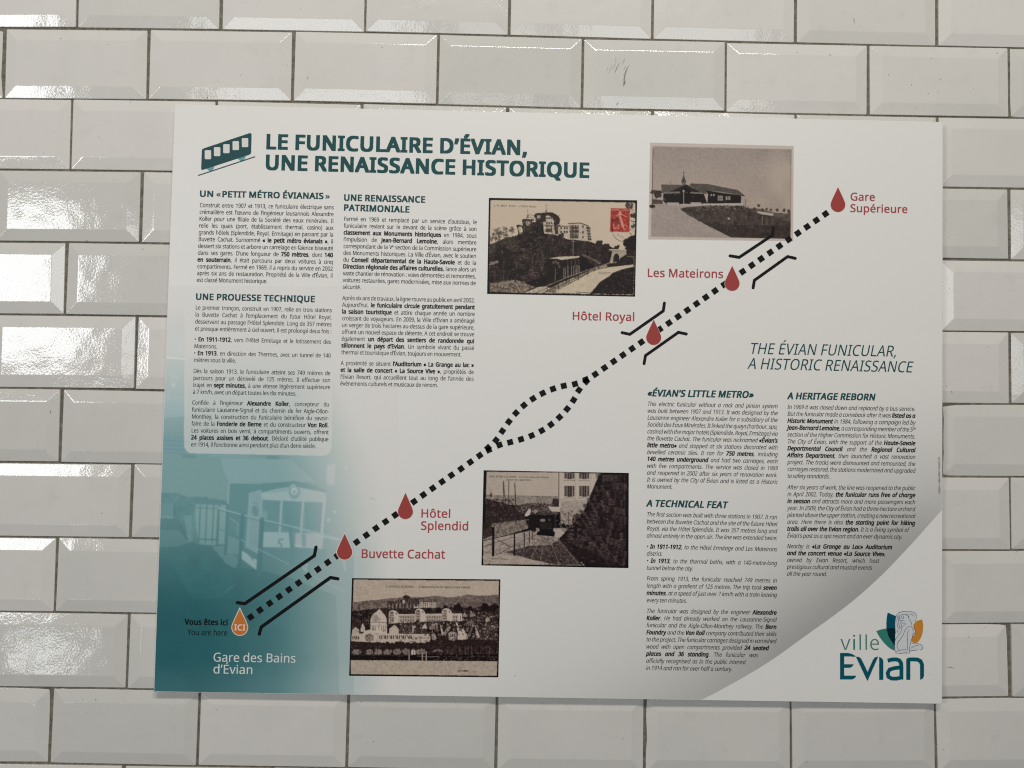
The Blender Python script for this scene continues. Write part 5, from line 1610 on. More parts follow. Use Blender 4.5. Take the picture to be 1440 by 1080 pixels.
    for x, y, w, h in ((130, 700, 60, 22), (240, 702, 50, 24), (310, 702, 52, 26), (390, 702, 60, 24), (470, 700, 62, 26), (545, 700, 56, 26), (668, 700, 62, 26)):
        c.ell(x, y, w * .6, h, (120, 107, 98), .85, rag=.3, seed=x)
    c.poly([(590, 690), (605, 674), (625, 690), (628, 725), (588, 724)], (164, 150, 138))
    c.line([(776, 700), (800, 684), (840, 686), (850, 700)], 6, (140, 127, 116))
    for k in range(24):
        c.line([(100 + k * 51, 680), (100 + k * 51, 724)], 4, (50, 40, 38), .8)
    c.poly([(82, 724), (1318, 720), (1316, 778), (80, 768)], (24, 17, 17), tex=.5, scale=9, rough=2)
    c.line([(82, 726), (600, 728)], 3, (100, 88, 81), .7)
    c.line([(950, 745), (1316, 742)], 3, (84, 73, 67), .7)
    for pts in ([(572, 720), (572, 768)], [(684, 715), (684, 772)], [(716, 700), (716, 772)]):
        c.line(pts, 9, (140, 127, 116))
    c.line([(640, 735), (760, 742), (820, 738)], 5, (130, 117, 107), .8)
    c.dots(800, 690, 1310, 770, 160, 2, 5, [(96, 84, 78), (28, 20, 20), (120, 108, 98)], 50, .7)
    for x in (1045, 1070, 1100, 1250, 1000):
        c.line([(x, 655), (x, 725)], 4, (110, 98, 90), .7)
    # lake
    c.poly([(80, 770), (1316, 780), (1312, 903), (80, 888)], (150, 136, 121), tex=.07, scale=30)
    r = np.random.RandomState(5)
    for _ in range(160):
        x, y = r.uniform(90, 1290), r.uniform(800, 895)
        c.line([(x, y), (x + r.uniform(8, 40), y + r.uniform(-1, 2))], 2, (126, 113, 101), .35)
    c.line([(985, 860), (1000, 861)], 7, (40, 32, 30), .9)
    c.line([(1010, 860), (1018, 861)], 7, (40, 32, 30), .9)
    c.line([(1030, 860), (1062, 861)], 10, (30, 23, 22), .9)
    c.etch(.34)
    c.blur(1)
    c.grain(4)
    return c


def paint_background():
    """the tinted photograph: x,y directly in survey pixels"""
    K = .63
    c = Canvas(210, 395, 1, 355, 595, 2.5, (120, 148, 146), .63)
    K = np.array([1.0, 0.985, 0.945]) * K
    wt = 255 * np.array([v for v in (np.where(BOARD * K <= .0031308, BOARD * K * 12.92, 1.055 * (BOARD * K) ** (1 / 2.4) - .055))])
    # coordinates below are shifted by the canvas origin
    O = lambda pts: [(x - 210, y - 395) for x, y in pts]
    bb = c._bb(0, 0, 355, 595)
    X, Y = bb[4] + 210, bb[5] + 395

    def ramp(v, a, b):
        t = np.clip((v - a) / (b - a), 0, 1)
        return t * t * (3 - 2 * t)
    # base tint: mid teal, deepening to lower left
    base = np.array([109., 139, 138]) + 0 * X[..., None]
    deep = ramp(Y, 690, 880) * (1 - ramp(X, 270, 450) * .78)
    base = base * (1 - deep[..., None]) + np.array([32., 78, 82]) * deep[..., None]
    low = ramp(Y, 920, 975)
    base = base + low[..., None] * np.array([24., 16, 16])
    c.a[:] = base[:c.H, :c.Wd] if base.shape[0] >= c.H else base
    dk, dk2, md, lt, pale = (74, 112, 116), (86, 124, 126), (104, 138, 138), (134, 160, 158), (158, 172, 172)
    g = crop(210, 640, 4.955)

    def q(pts):
        return O(g(pts))
    # roofline and wall above, seen left of the text box
    c.poly(O([(230, 505), (262, 505), (262, 560), (228, 562)]), (146, 168, 164), .5)
    c.poly(O([(228, 556), (262, 558), (262, 585), (226, 588)]), (136, 162, 166), .7)
    c.poly(O([(224, 612), (262, 615), (262, 640), (222, 636)]), (96, 132, 138), .7)
    for y in (616, 622, 628, 634):
        c.line(O([(224, y), (262, y + 2)]), 1.2, (134, 158, 162), .5)
    c.ell(244 - 210, 541 - 395, 3, 4, (172, 186, 186), .8, soft=.6)
    c.ell(246 - 210, 530 - 395, 6, 4, (150, 172, 172), .6, soft=.6)
    c.line(O([(230, 556), (240, 556), (229, 568)]), 1.5, (152, 172, 172), .6)
    # eaves brackets under the box
    c.poly(q([(232, 0), (328, 0), (322, 22), (232, 18)]), (88, 122, 120), .9)
    c.poly(q([(815, 5), (905, 8), (905, 32), (818, 28)]), (88, 122, 120), .8)
    c.poly(q([(400, 0), (700, 0), (690, 14), (400, 10)]), (130, 156, 154), .5)
    c.poly(q([(990, 20), (1100, 90), (1200, 170), (1300, 240), (1300, 0), (990, 0)]), (110, 146, 148), .55)
    # wall behind, slightly brighter toward the car
    c.poly(q([(500, 20), (990, 30), (1160, 190), (560, 190), (520, 120)]), (134, 160, 162), .55)
    # hedge and bushes
    c.poly(q([(64, 260), (190, 262), (260, 290), (340, 290), (430, 300), (545, 320), (545, 350), (400, 345), (330, 340), (310, 420), (290, 600), (240, 540), (180, 420), (66, 430)]), (80, 120, 122), .9, tex=.12, scale=8, rough=1)
    c.poly(q([(80, 330), (170, 335), (170, 430), (70, 420)]), (108, 142, 142), .7)
    for k in range(9):
        c.line(q([(82 + k * 11, 330), (78 + k * 11, 425)]), .8, (70, 108, 110), .7)
    c.line(q([(70, 262), (170, 268)]), 1, (96, 128, 130), .8)
    c.line(q([(66, 425), (170, 440)]), 1.6, (128, 154, 154), .7)
    c.line(q([(175, 335), (175, 440)]), 2.5, (66, 104, 108), .8)
    # ground
    c.poly(q([(60, 440), (200, 440), (280, 600), (440, 640), (560, 780), (760, 800), (1000, 860), (1300, 980), (1330, 1800), (20, 1800)]), (54, 96, 99), .5, tex=.08, scale=20)
    c.poly(q([(60, 520), (200, 520), (280, 610), (180, 640), (60, 640)]), (108, 142, 142), .45, rough=1)
    c.poly(q([(120, 700), (380, 680), (560, 800), (600, 1000), (300, 1000)]), (62, 108, 110), .35, tex=.2, scale=16, rough=2)
    c.poly(q([(440, 640), (520, 630), (620, 720), (600, 790), (540, 760)]), (104, 138, 138), .7, rough=1)
    c.poly(q([(240, 420), (300, 420), (300, 600), (270, 610)]), (120, 148, 148), .55)
    # board fence with iron gate
    c.poly(q([(320, 345), (545, 350), (540, 620), (470, 620), (345, 610), (325, 500)]), (122, 150, 148), .9)
    for x in (352, 398, 445, 485):
        c.line(q([(x + 4, 350), (x - 8, 612)]), 1.5, (66, 106, 108), .95)
    c.line(q([(325, 368), (480, 372)]), 1.5, (80, 118, 120), .9)
    c.line(q([(345, 585), (480, 590)]), 1.8, (66, 106, 108), .9)
    c.line(q([(345, 618), (465, 622)]), 1.6, (134, 158, 158), .7)
    c.line(q([(484, 375), (470, 628)]), 3.2, (74, 112, 114), .9)
    # dark shelter behind the car
    c.poly(q([(558, 195), (780, 200), (900, 190), (1010, 180), (1100, 195), (1230, 240), (1230, 300), (700, 260), (690, 640), (545, 640)]), (82, 122, 124), .95)
    c.line(q([(556, 190), (545, 360)]), 2, (140, 162, 162), .8)
    c.line(q([(545, 350), (530, 690)]), 3.5, (72, 110, 114), .9)
    c.line(q([(560, 192), (780, 198)]), 1.2, (146, 166, 166), .7)
    # car front
    c.poly(q([(780, 262), (900, 232), (1012, 218), (1120, 240), (1232, 262), (1230, 330), (790, 312)]), (152, 170, 170))
    c.poly(q([(1110, 242), (1232, 262), (1228, 325), (1120, 318)]), (160, 166, 168), .8)
    c.poly(q([(790, 262), (900, 236), (980, 222), (985, 250), (880, 262)]), (120, 148, 150), .6)
    c.ell(*q([(1012, 258)])[0], 8.2, 9.8, (112, 142, 142), .95, soft=.2)
    c.ell(*q([(1010, 250)])[0], 4.8, 5.4, (172, 182, 182), .95, soft=.4)
    c.ell(*q([(1010, 256)])[0], 1.6, 1.8, (92, 126, 128), .9, soft=.5)
    c.line(q([(985, 220), (998, 208), (1012, 210)]), 1.4, (186, 194, 192), .9)
    c.poly(q([(695, 262), (780, 240), (790, 310), (775, 700), (668, 640)]), (128, 154, 156), .95)
    for x in (715, 730, 748, 765):
        c.line(q([(x, 262), (x - 10, 640)]), .8, (96, 130, 132), .7)
    c.ell(*q([(738, 380)])[0], 4, 10, (84, 120, 122), .8, rag=.5)
    c.line(q([(720, 352), (742, 345)]), 1.4, (150, 170, 170), .8)
    for a_, b_ in ((790, 912), (932, 1062), (1085, 1205)):
        c.poly(q([(a_, 310 + (a_ - 790) * .06), (b_, 318 + (a_ - 790) * .04), (b_ - 10, 535), (a_ - 2, 525)]), (90, 128, 130), .95)
    c.ell(*q([(800, 420)])[0], 4.5, 7, (118, 148, 150), .8, soft=.6)
    c.line(q([(922, 318), (908, 535)]), 2.8, (146, 168, 168))
    c.line(q([(1072, 322), (1056, 535)]), 3.2, (150, 168, 170))
    c.line(q([(1220, 330), (1200, 560)]), 3.4, (166, 174, 176))
    c.poly(q([(790, 535), (985, 540), (982, 648), (788, 640)]), (150, 170, 170), .97)
    c.poly(q([(1018, 545), (1215, 545), (1206, 655), (1016, 640)]), (160, 168, 170), .97)
    c.poly(q([(1058, 550), (1092, 550), (1092, 635), (1066, 640)]), (112, 142, 146), .95)
    c.line(q([(1015, 628), (1060, 640)]), 1.6, (184, 192, 192), .9)
    c.line(q([(930, 585), (905, 590), (900, 612), (918, 618), (920, 640)]), 1.8, (84, 120, 124), .9)
    c.poly(q([(780, 640), (1240, 655), (1230, 760), (960, 770), (780, 690)]), (86, 124, 128), .8)
    c.line(q([(985, 540), (1000, 760)]), 5, (84, 122, 126), .9)
    # near railings and posts
    c.line(q([(485, 372), (640, 415), (780, 450), (1000, 500), (1180, 545), (1330, 585)]), 2.4, (140, 164, 164), .9)
    c.line(q([(485, 380), (640, 422), (780, 458), (1000, 508)]), 1.4, (72, 110, 114), .8)
    c.line(q([(650, 420), (632, 800)]), 4.8, (68, 108, 112), .95)
    c.line(q([(785, 450), (765, 830)]), 6.5, (70, 110, 114), .95)
    c.line(q([(640, 590), (760, 655), (970, 760)]), 1.6, (130, 156, 158), .8)
    c.line(q([(485, 510), (640, 590)]), 1.5, (84, 120, 124), .8)
    c.poly(q([(560, 440), (618, 475), (612, 560), (560, 545)]), (88, 126, 128), .5)
    c.line(q([(565, 440), (618, 478), (612, 555)]), 1.4, (128, 156, 156), .8)
    c.poly(q([(550, 560), (625, 590), (622, 690), (545, 680)]), (112, 144, 144), .7)
    c.poly(q([(645, 665), (750, 730), (745, 800), (645, 725)]), (158, 176, 174), .95)
    c.poly(q([(668, 668), (735, 705), (725, 740)]), (88, 124, 128), .8)
    c.ell(*q([(1085, 780)])[0], 4.5, 5.5, (150, 172, 172), .7, rag=.4)
    c.ell(*q([(1085, 775)])[0], 2.2, 2.6, (110, 144, 148), .9, soft=.4)
    c.line(q([(1140, 845), (1355, 945)]), 1.5, (150, 172, 172), .6)
    c.line(q([(520, 960), (600, 900)]), 1.2, (108, 142, 144), .5)
    c.line(q([(1350, 700), (1365, 800)]), 3, (170, 184, 184), .5)
    c.line(q([(1160, 560), (1320, 590)]), 1.6, (176, 188, 188), .8)
    for p in ((1292, 395), (1248, 450), (1372, 88)):
        c.ell(*q([p])[0], 2.2, 2.4, (184, 192, 190), .7, soft=.7)
    c.poly(q([(1238, 68), (1298, 62), (1290, 210), (1236, 205)]), (176, 180, 180), .7)
    c.blur(7)
    c.a = c.a * .68 + base[:c.H, :c.Wd] * .32
    # fade to the white of the board on the right and toward the top
    xs = np.interp(Y, [395, 560, 640, 720, 800, 900, 985], [380, 410, 420, 440, 455, 430, 400])
    xe = np.interp(Y, [395, 560, 640, 720, 800, 900, 985], [425, 500, 540, 558, 559, 558, 558])
    f = ramp(X, xs - 40, xe) ** 0.75
    # low down the photograph keeps its tint almost to its own right edge, then stops
    flow = 0.50 * ramp(X, 380, 500)
    flow = np.where(X > 497.5, 0.68 + 0.32 * ramp(X, 497, 556), flow)
    lw = ramp(Y, 735, 800)
    f = f * (1 - lw) + flow * lw
    top = 1 - ramp(Y, 402, 620)
    edge = np.where(Y < 506, 0.90, 0.0) * (1 - ramp(Y, 500, 512))
    f = np.maximum(f, np.maximum(top ** 0.55, edge))
    f = np.clip(f, 0, 1)[..., None]
    H_, W2 = c.a.shape[:2]
    f = f[:H_, :W2]
    c.a = c.a * (1 - f) + wt * f
    # ghost of a window up the left side
    for x0 in (240, 250):
        c.poly(O([(x0, 468), (x0 + 7, 468), (x0 + 6, 496), (x0 - 1, 496)]), (176, 186, 184), .35)
    c.line(O([(233, 503), (262, 505)]), 2.4, (200, 204, 200), .6)
    # translucent white box behind the text
    R_ = 12
    bx = [(259.5, 500), (467.5, 500), (466.5, 629)] + [(466 - R_ + R_ * math.cos(t), 629 + R_ * math.sin(t)) for t in np.linspace(.1, math.pi / 2, 6)] + [(258.8 + R_ - R_ * math.sin(t), 625.5 + R_ * math.cos(t)) for t in np.linspace(0, math.pi / 2, 7)]
    bx = [(x, y) for x, y in bx]
    m = c.mask(O(bx), bb[4], bb[5])
    k_ = 0.66
    c._blend(bb, m * k_, wt)
    up = c.mask(O([(259.8, 402), (467.5, 402), (467.5, 500), (259.5, 500)]), bb[4], bb[5])
    c._blend(bb, up * k_, wt)
    c.blur(1)
    c.grain(1.0)
    return c
# ------------------------------------------------------------------ the panel
TL, TR_, BR, BL = (245.5, 146.5), (1326, 171.5), (1325, 990), (216, 973)


def build_board(panel):
    c = [inv(*p, ZB) for p in (TL, TR_, BR, BL)]
    c = [Vector((float(a) , float(b), 0)) for a, b in c]
    out = []
    rad = 0.0016
    for i in range(4):
        p, a, b = c[i], (c[i - 1] - c[i]).normalized(), (c[(i + 1) % 4] - c[i]).normalized()
        for k in range(5):
            t = k / 4 * math.pi / 2
            out.append(p + a * rad * (1 - math.sin(t)) + b * rad * (1 - math.cos(t)))
    cen = sum(c, Vector()) / 4
    V, F = [], []
    n = len(out)
    lay = [(0.0, ZB + 0.003), (0.0, ZB + 0.0004), (0.00035, ZB)]
    for ins, z in lay:
        for p in out:
            d = cen - p
            V.append(W(p.x + math.copysign(ins, d.x), p.y + math.copysign(ins, d.y), z))
    for k in range(2):
        for i in range(n):
            j = (i + 1) % n
            F.append((k * n + i, k * n + j, (k + 1) * n + j, (k + 1) * n + i))
    F.append(tuple(range(2 * n, 3 * n)))
    F.append(tuple(reversed(range(n))))
    me = bpy.data.meshes.new('board')
    me.from_pydata(V, [], F)
    bm = bmesh.new()
    bm.from_mesh(me)
    bmesh.ops.recalc_face_normals(bm, faces=bm.faces)
    bm.to_mesh(me)
    bm.free()
    link_mesh('board', me, board_mat(), panel, 'flat white laminate board with tiny rounded corners')
    # four stand-off blocks hold the board clear of the tiles
    for x, y in ((300, 210), (1280, 225), (1275, 930), (285, 915)):
        a, b = inv(x, y, ZB + 0.003)
        bm = bmesh.new()
        bmesh.ops.create_cone(bm, cap_ends=True, segments=16, radius1=0.011, radius2=0.011, depth=0.0049)
        me = bpy.data.meshes.new('standoff_pad')
        bmesh.ops.rotate(bm, matrix=Matrix.Rotation(math.radians(90), 3, 'X'), verts=bm.verts)
        bmesh.ops.translate(bm, vec=Vector(W(float(a), float(b), ZB + 0.00555)), verts=bm.verts)
        bm.to_mesh(me)
        bm.free()
        link_mesh('standoff_pad', me, ink('pad_grey', (0.25, 0.25, 0.25), 0.8), panel)


def build_background(panel, pm, cv):
    """teal photograph fading to the white of the board; grid follows the board's left edge"""
    nx, ny = 330, 590
    s = np.linspace(0, 1, nx)[None, :]
    t = np.linspace(0, 1, ny)[:, None]
    y = 402 + (973.0 - 402) * t + 0 * s
    xl = BL[0] + (TL[0] - BL[0]) * (973 - y) / (973 - 146.5) + 0.9
    x = xl + s * (560 - xl)
    # lower edge follows the board's
    yb = 973 + (x - 216) * (990 - 973) / (1325 - 216) - 0.9
    y = 402 + (yb - 402) * t
    grid_print('background_print', x, y, cv, panel, pm, 'teal tinted photograph of the funicular car behind a gate, fading to white')


def grid_print(name, x, y, cv, panel, pm, label, z=ZP):
    ny, nx = x.shape
    col = cv.sample(x, y)
    X, Y = inv(x, y, ZB)
    V = np.stack([X - OX, np.full_like(X, z), OY - Y], -1).reshape(-1, 3)
    i = np.arange(ny * nx).reshape(ny, nx)
    F = np.stack([i[:-1, :-1], i[1:, :-1], i[1:, 1:], i[:-1, 1:]], -1).reshape(-1, 4)
    me = np_mesh(name, V, F)
    a = me.color_attributes.new('ink', 'FLOAT_COLOR', 'POINT')
    c4 = np.ones((ny * nx, 4), np.float32)
    c4[:, :3] = col.reshape(-1, 3)
    a.data.foreach_set('color', c4.ravel())
    return link_mesh(name, me, pm, panel, label)


def quad_print(name, q, cv, panel, pm, label, nx=300, ny=200, z=ZP - 0.00003):
    u = np.linspace(0, 1, nx)[None, :]
    v = np.linspace(0, 1, ny)[:, None]
    (a, b), (c, d), (e, f), (g, h) = q
    x = (1 - v) * ((1 - u) * a + u * c) + v * ((1 - u) * g + u * e)
    y = (1 - v) * ((1 - u) * b + u * d) + v * ((1 - u) * h + u * f)
    return grid_print(name, x, y, cv, panel, pm, label, z)


def build_swoosh(panel, pm):
    """printed grey fade that ends on the curved white corner"""
    cur = np.array(smooth([(1326, 715.5), (1305, 739), (1278, 769), (1238.5, 810), (1193, 850), (1130, 896), (1080, 931.5), (1030, 961), (984, 985.0), (900, 1022), (800, 1056), (620, 1090)], 14))
    x1 = 1325.0
    nx, ny = 300, 190
    xs = 600 + (x1 - 600) * (1 - (1 - np.linspace(0, 1, nx)) ** 1.0)
    yc = np.interp(xs, cur[::-1, 0], cur[::-1, 1])
    yb = 973 + (xs - 216) * (17 / 1109.0) - 0.9
    ymax = np.minimum(yc, yb)
    t = np.linspace(0, 1, ny)[:, None] ** 0.8
    y = 470 + (ymax[None, :] - 470) * t
    x = xs[None, :] + 0 * y
    x = np.minimum(x, 1326 - (y - 171.5) / (990 - 171.5) - 0.9)
    d = np.full(x.shape, 1e9)
    al = np.zeros(x.shape)
    c2 = cur[::3]
    for k, p in enumerate(c2):
        e = np.hypot(x - p[0], y - p[1])
        m = e < d
        d[m] = e[m]
        al[m] = k / (len(c2) - 1)
    S = np.interp(al, [0, .08, .2, .34, .5, .62, .75, 1], [0.30, 0.38, 0.47, 0.50, 0.47, 0.40, 0.33, 0.2])
    g = 1 - S * (0.72 * np.exp(-(d / 78.0) ** 1.35) + 0.28 * np.exp(-(d / 165.0) ** 1.6))
    g = 1 - (1 - g) * np.clip((y - 470) / 120, 0, 1) * np.clip((x - 600) / 160, 0, 1)
    col = BOARD[None, None, :] * g[..., None]
    X, Y = inv(x, y, ZB)
    V = np.stack([X - OX, np.full_like(X, ZP), OY - Y], -1).reshape(-1, 3)
    i = np.arange(ny * nx).reshape(ny, nx)
    F = np.stack([i[:-1, :-1], i[1:, :-1], i[1:, 1:], i[:-1, 1:]], -1).reshape(-1, 4)
    me = np_mesh('grey_fade_print', V, F)
    a = me.color_attributes.new('ink', 'FLOAT_COLOR', 'POINT')
    c4 = np.ones((ny * nx, 4), np.float32)
    c4[:, :3] = col.reshape(-1, 3)
    a.data.foreach_set('color', c4.ravel())
    link_mesh('grey_fade_print', me, pm, panel, 'printed grey fade ending on the curved white corner')


def drop_shape(cx, cy, r, tip):
    P = []
    d = cy - tip
    a = math.asin(min(1, r / d)) * 0.86
    # tangent points, then the bowl
    N = 30
    st = math.pi / 2 - a
    pts = []
    for k in range(N + 1):
        th = (math.pi / 2 - st) + 0 + (2 * math.pi - 2 * (math.pi / 2 - (math.pi / 2 - st))) * k / N
        pts.append(th)
    lo, hi = a, 2 * math.pi - a
    # angles measured from straight up... bowl runs from right tangent round the bottom to left tangent
    t0 = math.pi / 2 - a
    P.append((cx, tip))
    b0, b1 = cx + r * math.cos(a), cy - r * math.sin(a)
    for k in (0.35, 0.7):
        P.append((cx + (b0 - cx) * k * 1.03, tip + (b1 - tip) * k))
    for k in range(N + 1):
        th = -a + (math.pi + 2 * a) * k / N
        P.append((cx + r * math.cos(th), cy + r * math.sin(th)))
    b0 = cx - r * math.cos(a)
    for k in (0.7, 0.35):
        P.append((cx + (b0 - cx) * k * 1.03, tip + (b1 - tip) * k))
    return P


def build_route(panel):
    blk = ink('route_black', (0.0035, 0.0035, 0.0035), 0.45, 0.18)
    halo = ink('halo_white', (0.78, 0.74, 0.70))
    red = ink('drop_red', (0.36, 0.058, 0.050))
    orange = ink('drop_orange', (0.60, 0.185, 0.035))
    D = []  # (x, y, angle)
    a0 = math.atan2(-9.02, 12.95)
    for k in range(0, 27):
        if k in (19,):
            continue
        D.append((1160.8 - 12.95 * k, 300.8 + 9.02 * k, a0))
    c = crop(670, 510, 8)
    up = c([(1230, 190), (1108, 240), (982, 261), (861, 295), (745, 344), (636, 405), (534, 480), (444, 567), (364, 665), (291, 769), (220, 872), (130, 957)])
    lo = c([(1236, 212), (1153, 309), (1093, 420), (1020, 521), (934, 614), (838, 696), (735, 764), (621, 820), (501, 862), (379, 895), (259, 926), (139, 982)])
    for L in (up, lo):
        for i, p in enumerate(L):
            a, b = L[max(0, i - 1)], L[min(len(L) - 1, i + 1)]
            D.append((p[0], p[1], math.atan2(b[1] - a[1], b[0] - a[0])))
    for p in [(674.5, 640.4), (661.4, 649.8), (648.3, 659.2), (634.8, 668.2), (621.7, 677.3), (608.5, 686.5), (595.3, 695.8), (582.3, 705.3), (555.8, 724.2), (542.2, 733.5), (528.7, 742.8), (515.2, 752.5), (501.7, 762.2),
              (474.4, 781.4), (460.9, 790.8), (447.1, 800.6), (433.4, 810.1), (419.9, 819.6), (406.4, 829.1), (392.8, 838.8), (379.3, 848.3), (365.6, 857.9), (352.5, 867.6)]:
        D.append((p[0], p[1], a0 - 0.01))
    I = Ink(ZI)
    for k, (x, y, a) in enumerate(D):
        h = 4.15
        I.poly([(x + h * (sx * math.cos(a) - sy * math.sin(a)), y + h * (sx * math.sin(a) + sy * math.cos(a))) for sx, sy in ((-1, -1), (1, -1), (1, 1), (-1, 1))], dz=(k % 3) * 4e-6)
    I.build('route_line', blk, panel, 'diagonal dotted black line with a passing loop in the middle')
    for pts, w in [([(1026.5, 359.8), (1039.4, 361.9), (1085.8, 331), (1087.4, 320.5)], 4.2), ([(1059, 404.7), (1060.8, 394.2), (1107.5, 360.8), (1118.3, 363.3)], 4.2),
                   ([(874.7, 467.8), (885.7, 470.1), (932.7, 437.2), (934.3, 426.2)], 4.2), ([(905.7, 511.3), (907.7, 500), (954, 467.3), (965, 469.7)], 4.2),
                   ([(333.7, 847.3), (344.2, 848.9), (442.1, 781.3), (444.5, 769.4)], 4.7), ([(364.6, 891.6), (367.4, 881.7), (464.7, 812.1), (475.2, 813.9)], 4.7)]:
        I = Ink(ZI - 0.00002)
        I.stroke(pts, w)
        I.build('tunnel_line', blk, panel)
    drops = [((1178.3, 287.9), 10.3, 263.2, 'drop marker of the upper station', 0), ((1029.5, 398.7), 10.4, 373.8, 'drop marker beside Les Mateirons', .35), ((919.2, 474.7), 10.5, 449.5, 'drop marker beside Hôtel Royal', .35),
             ((570.2, 719.4), 10.5, 693, 'drop marker beside Hôtel Splendid', .3), ((484.7, 776.3), 10.7, 750.3, 'drop marker beside Buvette Cachat, outlined in white', 1.0)]
    for (cx, cy), r, tip, lab, hl in drops:
        if hl:
            H = Ink(ZI - 0.00004)
            H.poly(drop_shape(cx, cy, r + hl, tip - hl * 2.2))
        I = Ink(ZI - 0.00006)
        I.poly(drop_shape(cx, cy, r, tip))
        o = I.build('drop_marker', red, panel, 'red ' + lab)
        if hl:
            H.build('outline', halo, o)
    H = Ink(ZI - 0.00004)
    H.poly(drop_shape(337.3, 882.2, 11.8, 853.6))
    I = Ink(ZI - 0.00006)
    I.poly(drop_shape(337.3, 882.2, 10.8, 856.4))
    o = I.build('drop_marker', orange, panel, 'orange drop marker reading ICI')
    H.build('outline', halo, o)
    T = Ink(ZI - 0.00008)
    T.run('ICI', (329.8, 886.0), (344.6, 886.4), 8.0, bold=24)
    T.build('lettering', halo, o)


def build_lettering(panel):
    teal = ink('heading_teal', (0.010, 0.070, 0.076))
    teal2 = ink('title_teal', (0.012, 0.076, 0.080))
    redt = ink('station_red', (0.41, 0.066, 0.074))
    black = ink('text_black', (0.012, 0.012, 0.012), 0.45, 0.18)
    dark = ink('label_black', (0.002, 0.003, 0.003), 0.45, 0.18)
    wht = ink('label_white', (0.74, 0.76, 0.74))

    def text(name, rows, mat, label=None, par=panel, z=ZI):
        I = Ink(z)
        for t, A, B, cap, kw in rows:
            I.run(t, A, B, cap, **kw)
        return I.build(name, mat, par, label)

    b = dict(bold=47)
    hb = dict(bold=44)
    text('title', [('LE FUNICULAIRE D’ÉVIAN,', (375.8, 209.2), (739.7, 217.6), 20.2, b), ('UNE RENAISSANCE HISTORIQUE', (374.9, 238.3), (827.2, 249.5), 20.2, b)], teal2, 'large bold French title in dark teal')
    text('title', [('THE ÉVIAN FUNICULAR,', (1053.3, 497.6), (1259.5, 501.6), 15.4, dict(bold=3, ital=True)), ('A HISTORIC RENAISSANCE', (1050.8, 518.8), (1281.6, 523.8), 15.4, dict(bold=3, ital=True))], teal2, 'English title in thin teal italics')
    text('heading', [('UN', (281.6, 276.4), (299.3, 276.8), 8.3, hb), ('«', (304.3, 276.9), (310.3, 277), 8.3, dict(bold=14)), ('PETIT MÉTRO ÉVIANAIS', (313.2, 277.1), (454.4, 279.7), 8.3, hb), ('»', (457.7, 279.8), (463.6, 279.9), 8.3, dict(bold=14))], teal, 'small bold teal heading about the little metro')
    text('heading', [('UNE PROUESSE TECHNIQUE', (276.1, 421.3), (442.2, 424.8), 8.5, hb)], teal, 'small bold teal heading UNE PROUESSE TECHNIQUE')
    text('heading', [('UNE RENAISSANCE', (484.3, 282), (597.4, 284.9), 8.6, hb), ('PATRIMONIALE', (484.2, 296.1), (575.2, 298.8), 8.6, hb)], teal, 'small bold teal heading on two lines')
    it = dict(bold=43, ital=True)
    text('heading', [('«', (910.4, 557.0), (915.9, 557.1), 9.0, it), ('ÉVIAN’S LITTLE METRO', (917.6, 557.1), (1051.4, 559.3), 9.0, it), ('»', (1053, 559.3), (1058.7, 559.4), 9.0, it)], teal, 'bold italic teal heading of the first English column')
    text('heading', [('A TECHNICAL FEAT', (909, 712), (1021.9, 714.6), 9.0, it)], teal, 'bold italic teal heading A TECHNICAL FEAT')
    text('heading', [('A HERITAGE REBORN', (1107.2, 561.1), (1229.0, 562.9), 8.9, it)], teal, 'bold italic teal heading A HERITAGE REBORN')
    s = dict(bold=17)
    text('station_name', [('Gare', (1196.3, 281.8), (1229.9, 282.6), 10.8, s), ('Supérieure', (1196, 298.0), (1275.7, 299.6), 10.8, s)], redt, 'red lettering Gare Supérieure')
    text('station_name', [('Les Mateirons', (911.2, 389.2), (1016.5, 391), 11.5, s)], redt, 'red lettering Les Mateirons')
    text('station_name', [('Hôtel Royal', (805.6, 449.9), (891.6, 451.4), 11.4, s)], redt, 'red lettering Hôtel Royal')
    text('station_name', [('Hôtel', (592.8, 727.6), (632.8, 728.1), 11.6, s), ('Splendid', (592.2, 745.0), (658.0, 745.8), 11.8, s)], redt, 'red lettering Hôtel Splendid')
    text('station_name', [('Buvette Cachat', (508.9, 784.5), (625.6, 785.6), 12.0, s)], redt, 'red lettering Buvette Cachat')
    text('station_name', [('Gare des Bains', (300.4, 930.2), (415.4, 931.8), 12.3, dict(bold=7)), ('d’Évian', (300.3, 946.9), (354.7, 947.8), 12.3, dict(bold=7))], wht, 'white lettering Gare des Bains d’Évian on teal')
    text('you_are_here_note', [('Vous êtes ici', (259.9, 878.3), (319.7, 879.1), 8.0, dict(bold=34)), ('You are here', (263.5, 892.8), (319.5, 893.8), 8.0, dict(bold=4))], dark, 'black note Vous êtes ici, You are here')
    I = Ink(ZI)
    I.run('création : www.atelier-nouvel.com', (1322.2, 695), (1321.6, 642.5), 3.0)
    I.build('credit_line', black, panel, 'tiny vertical credit line at the right edge')
    build_paragraphs(panel, black)
    # captions printed on the old cards
    cd = ink('caption_sepia', (0.10, 0.085, 0.07))
    z = ZI - 0.00004
    text('caption', [('L. R. 5804', (694.6, 290.2), (712.8, 290.6), 2.6, {}), ('Évian - L’Hôtel Royal', (716, 290.7), (753.8, 291.8), 2.6, {})], cd, 'caption of the card with the red stamp', z=z)
    text('caption', [('2. EVIAN-LES-BAINS  –  Etablissement de Bains et les Hôtels', (542.8, 826.0), (661.2, 827.3), 2.9, dict(bold=10))], cd, 'caption of the lakeside card', z=z)
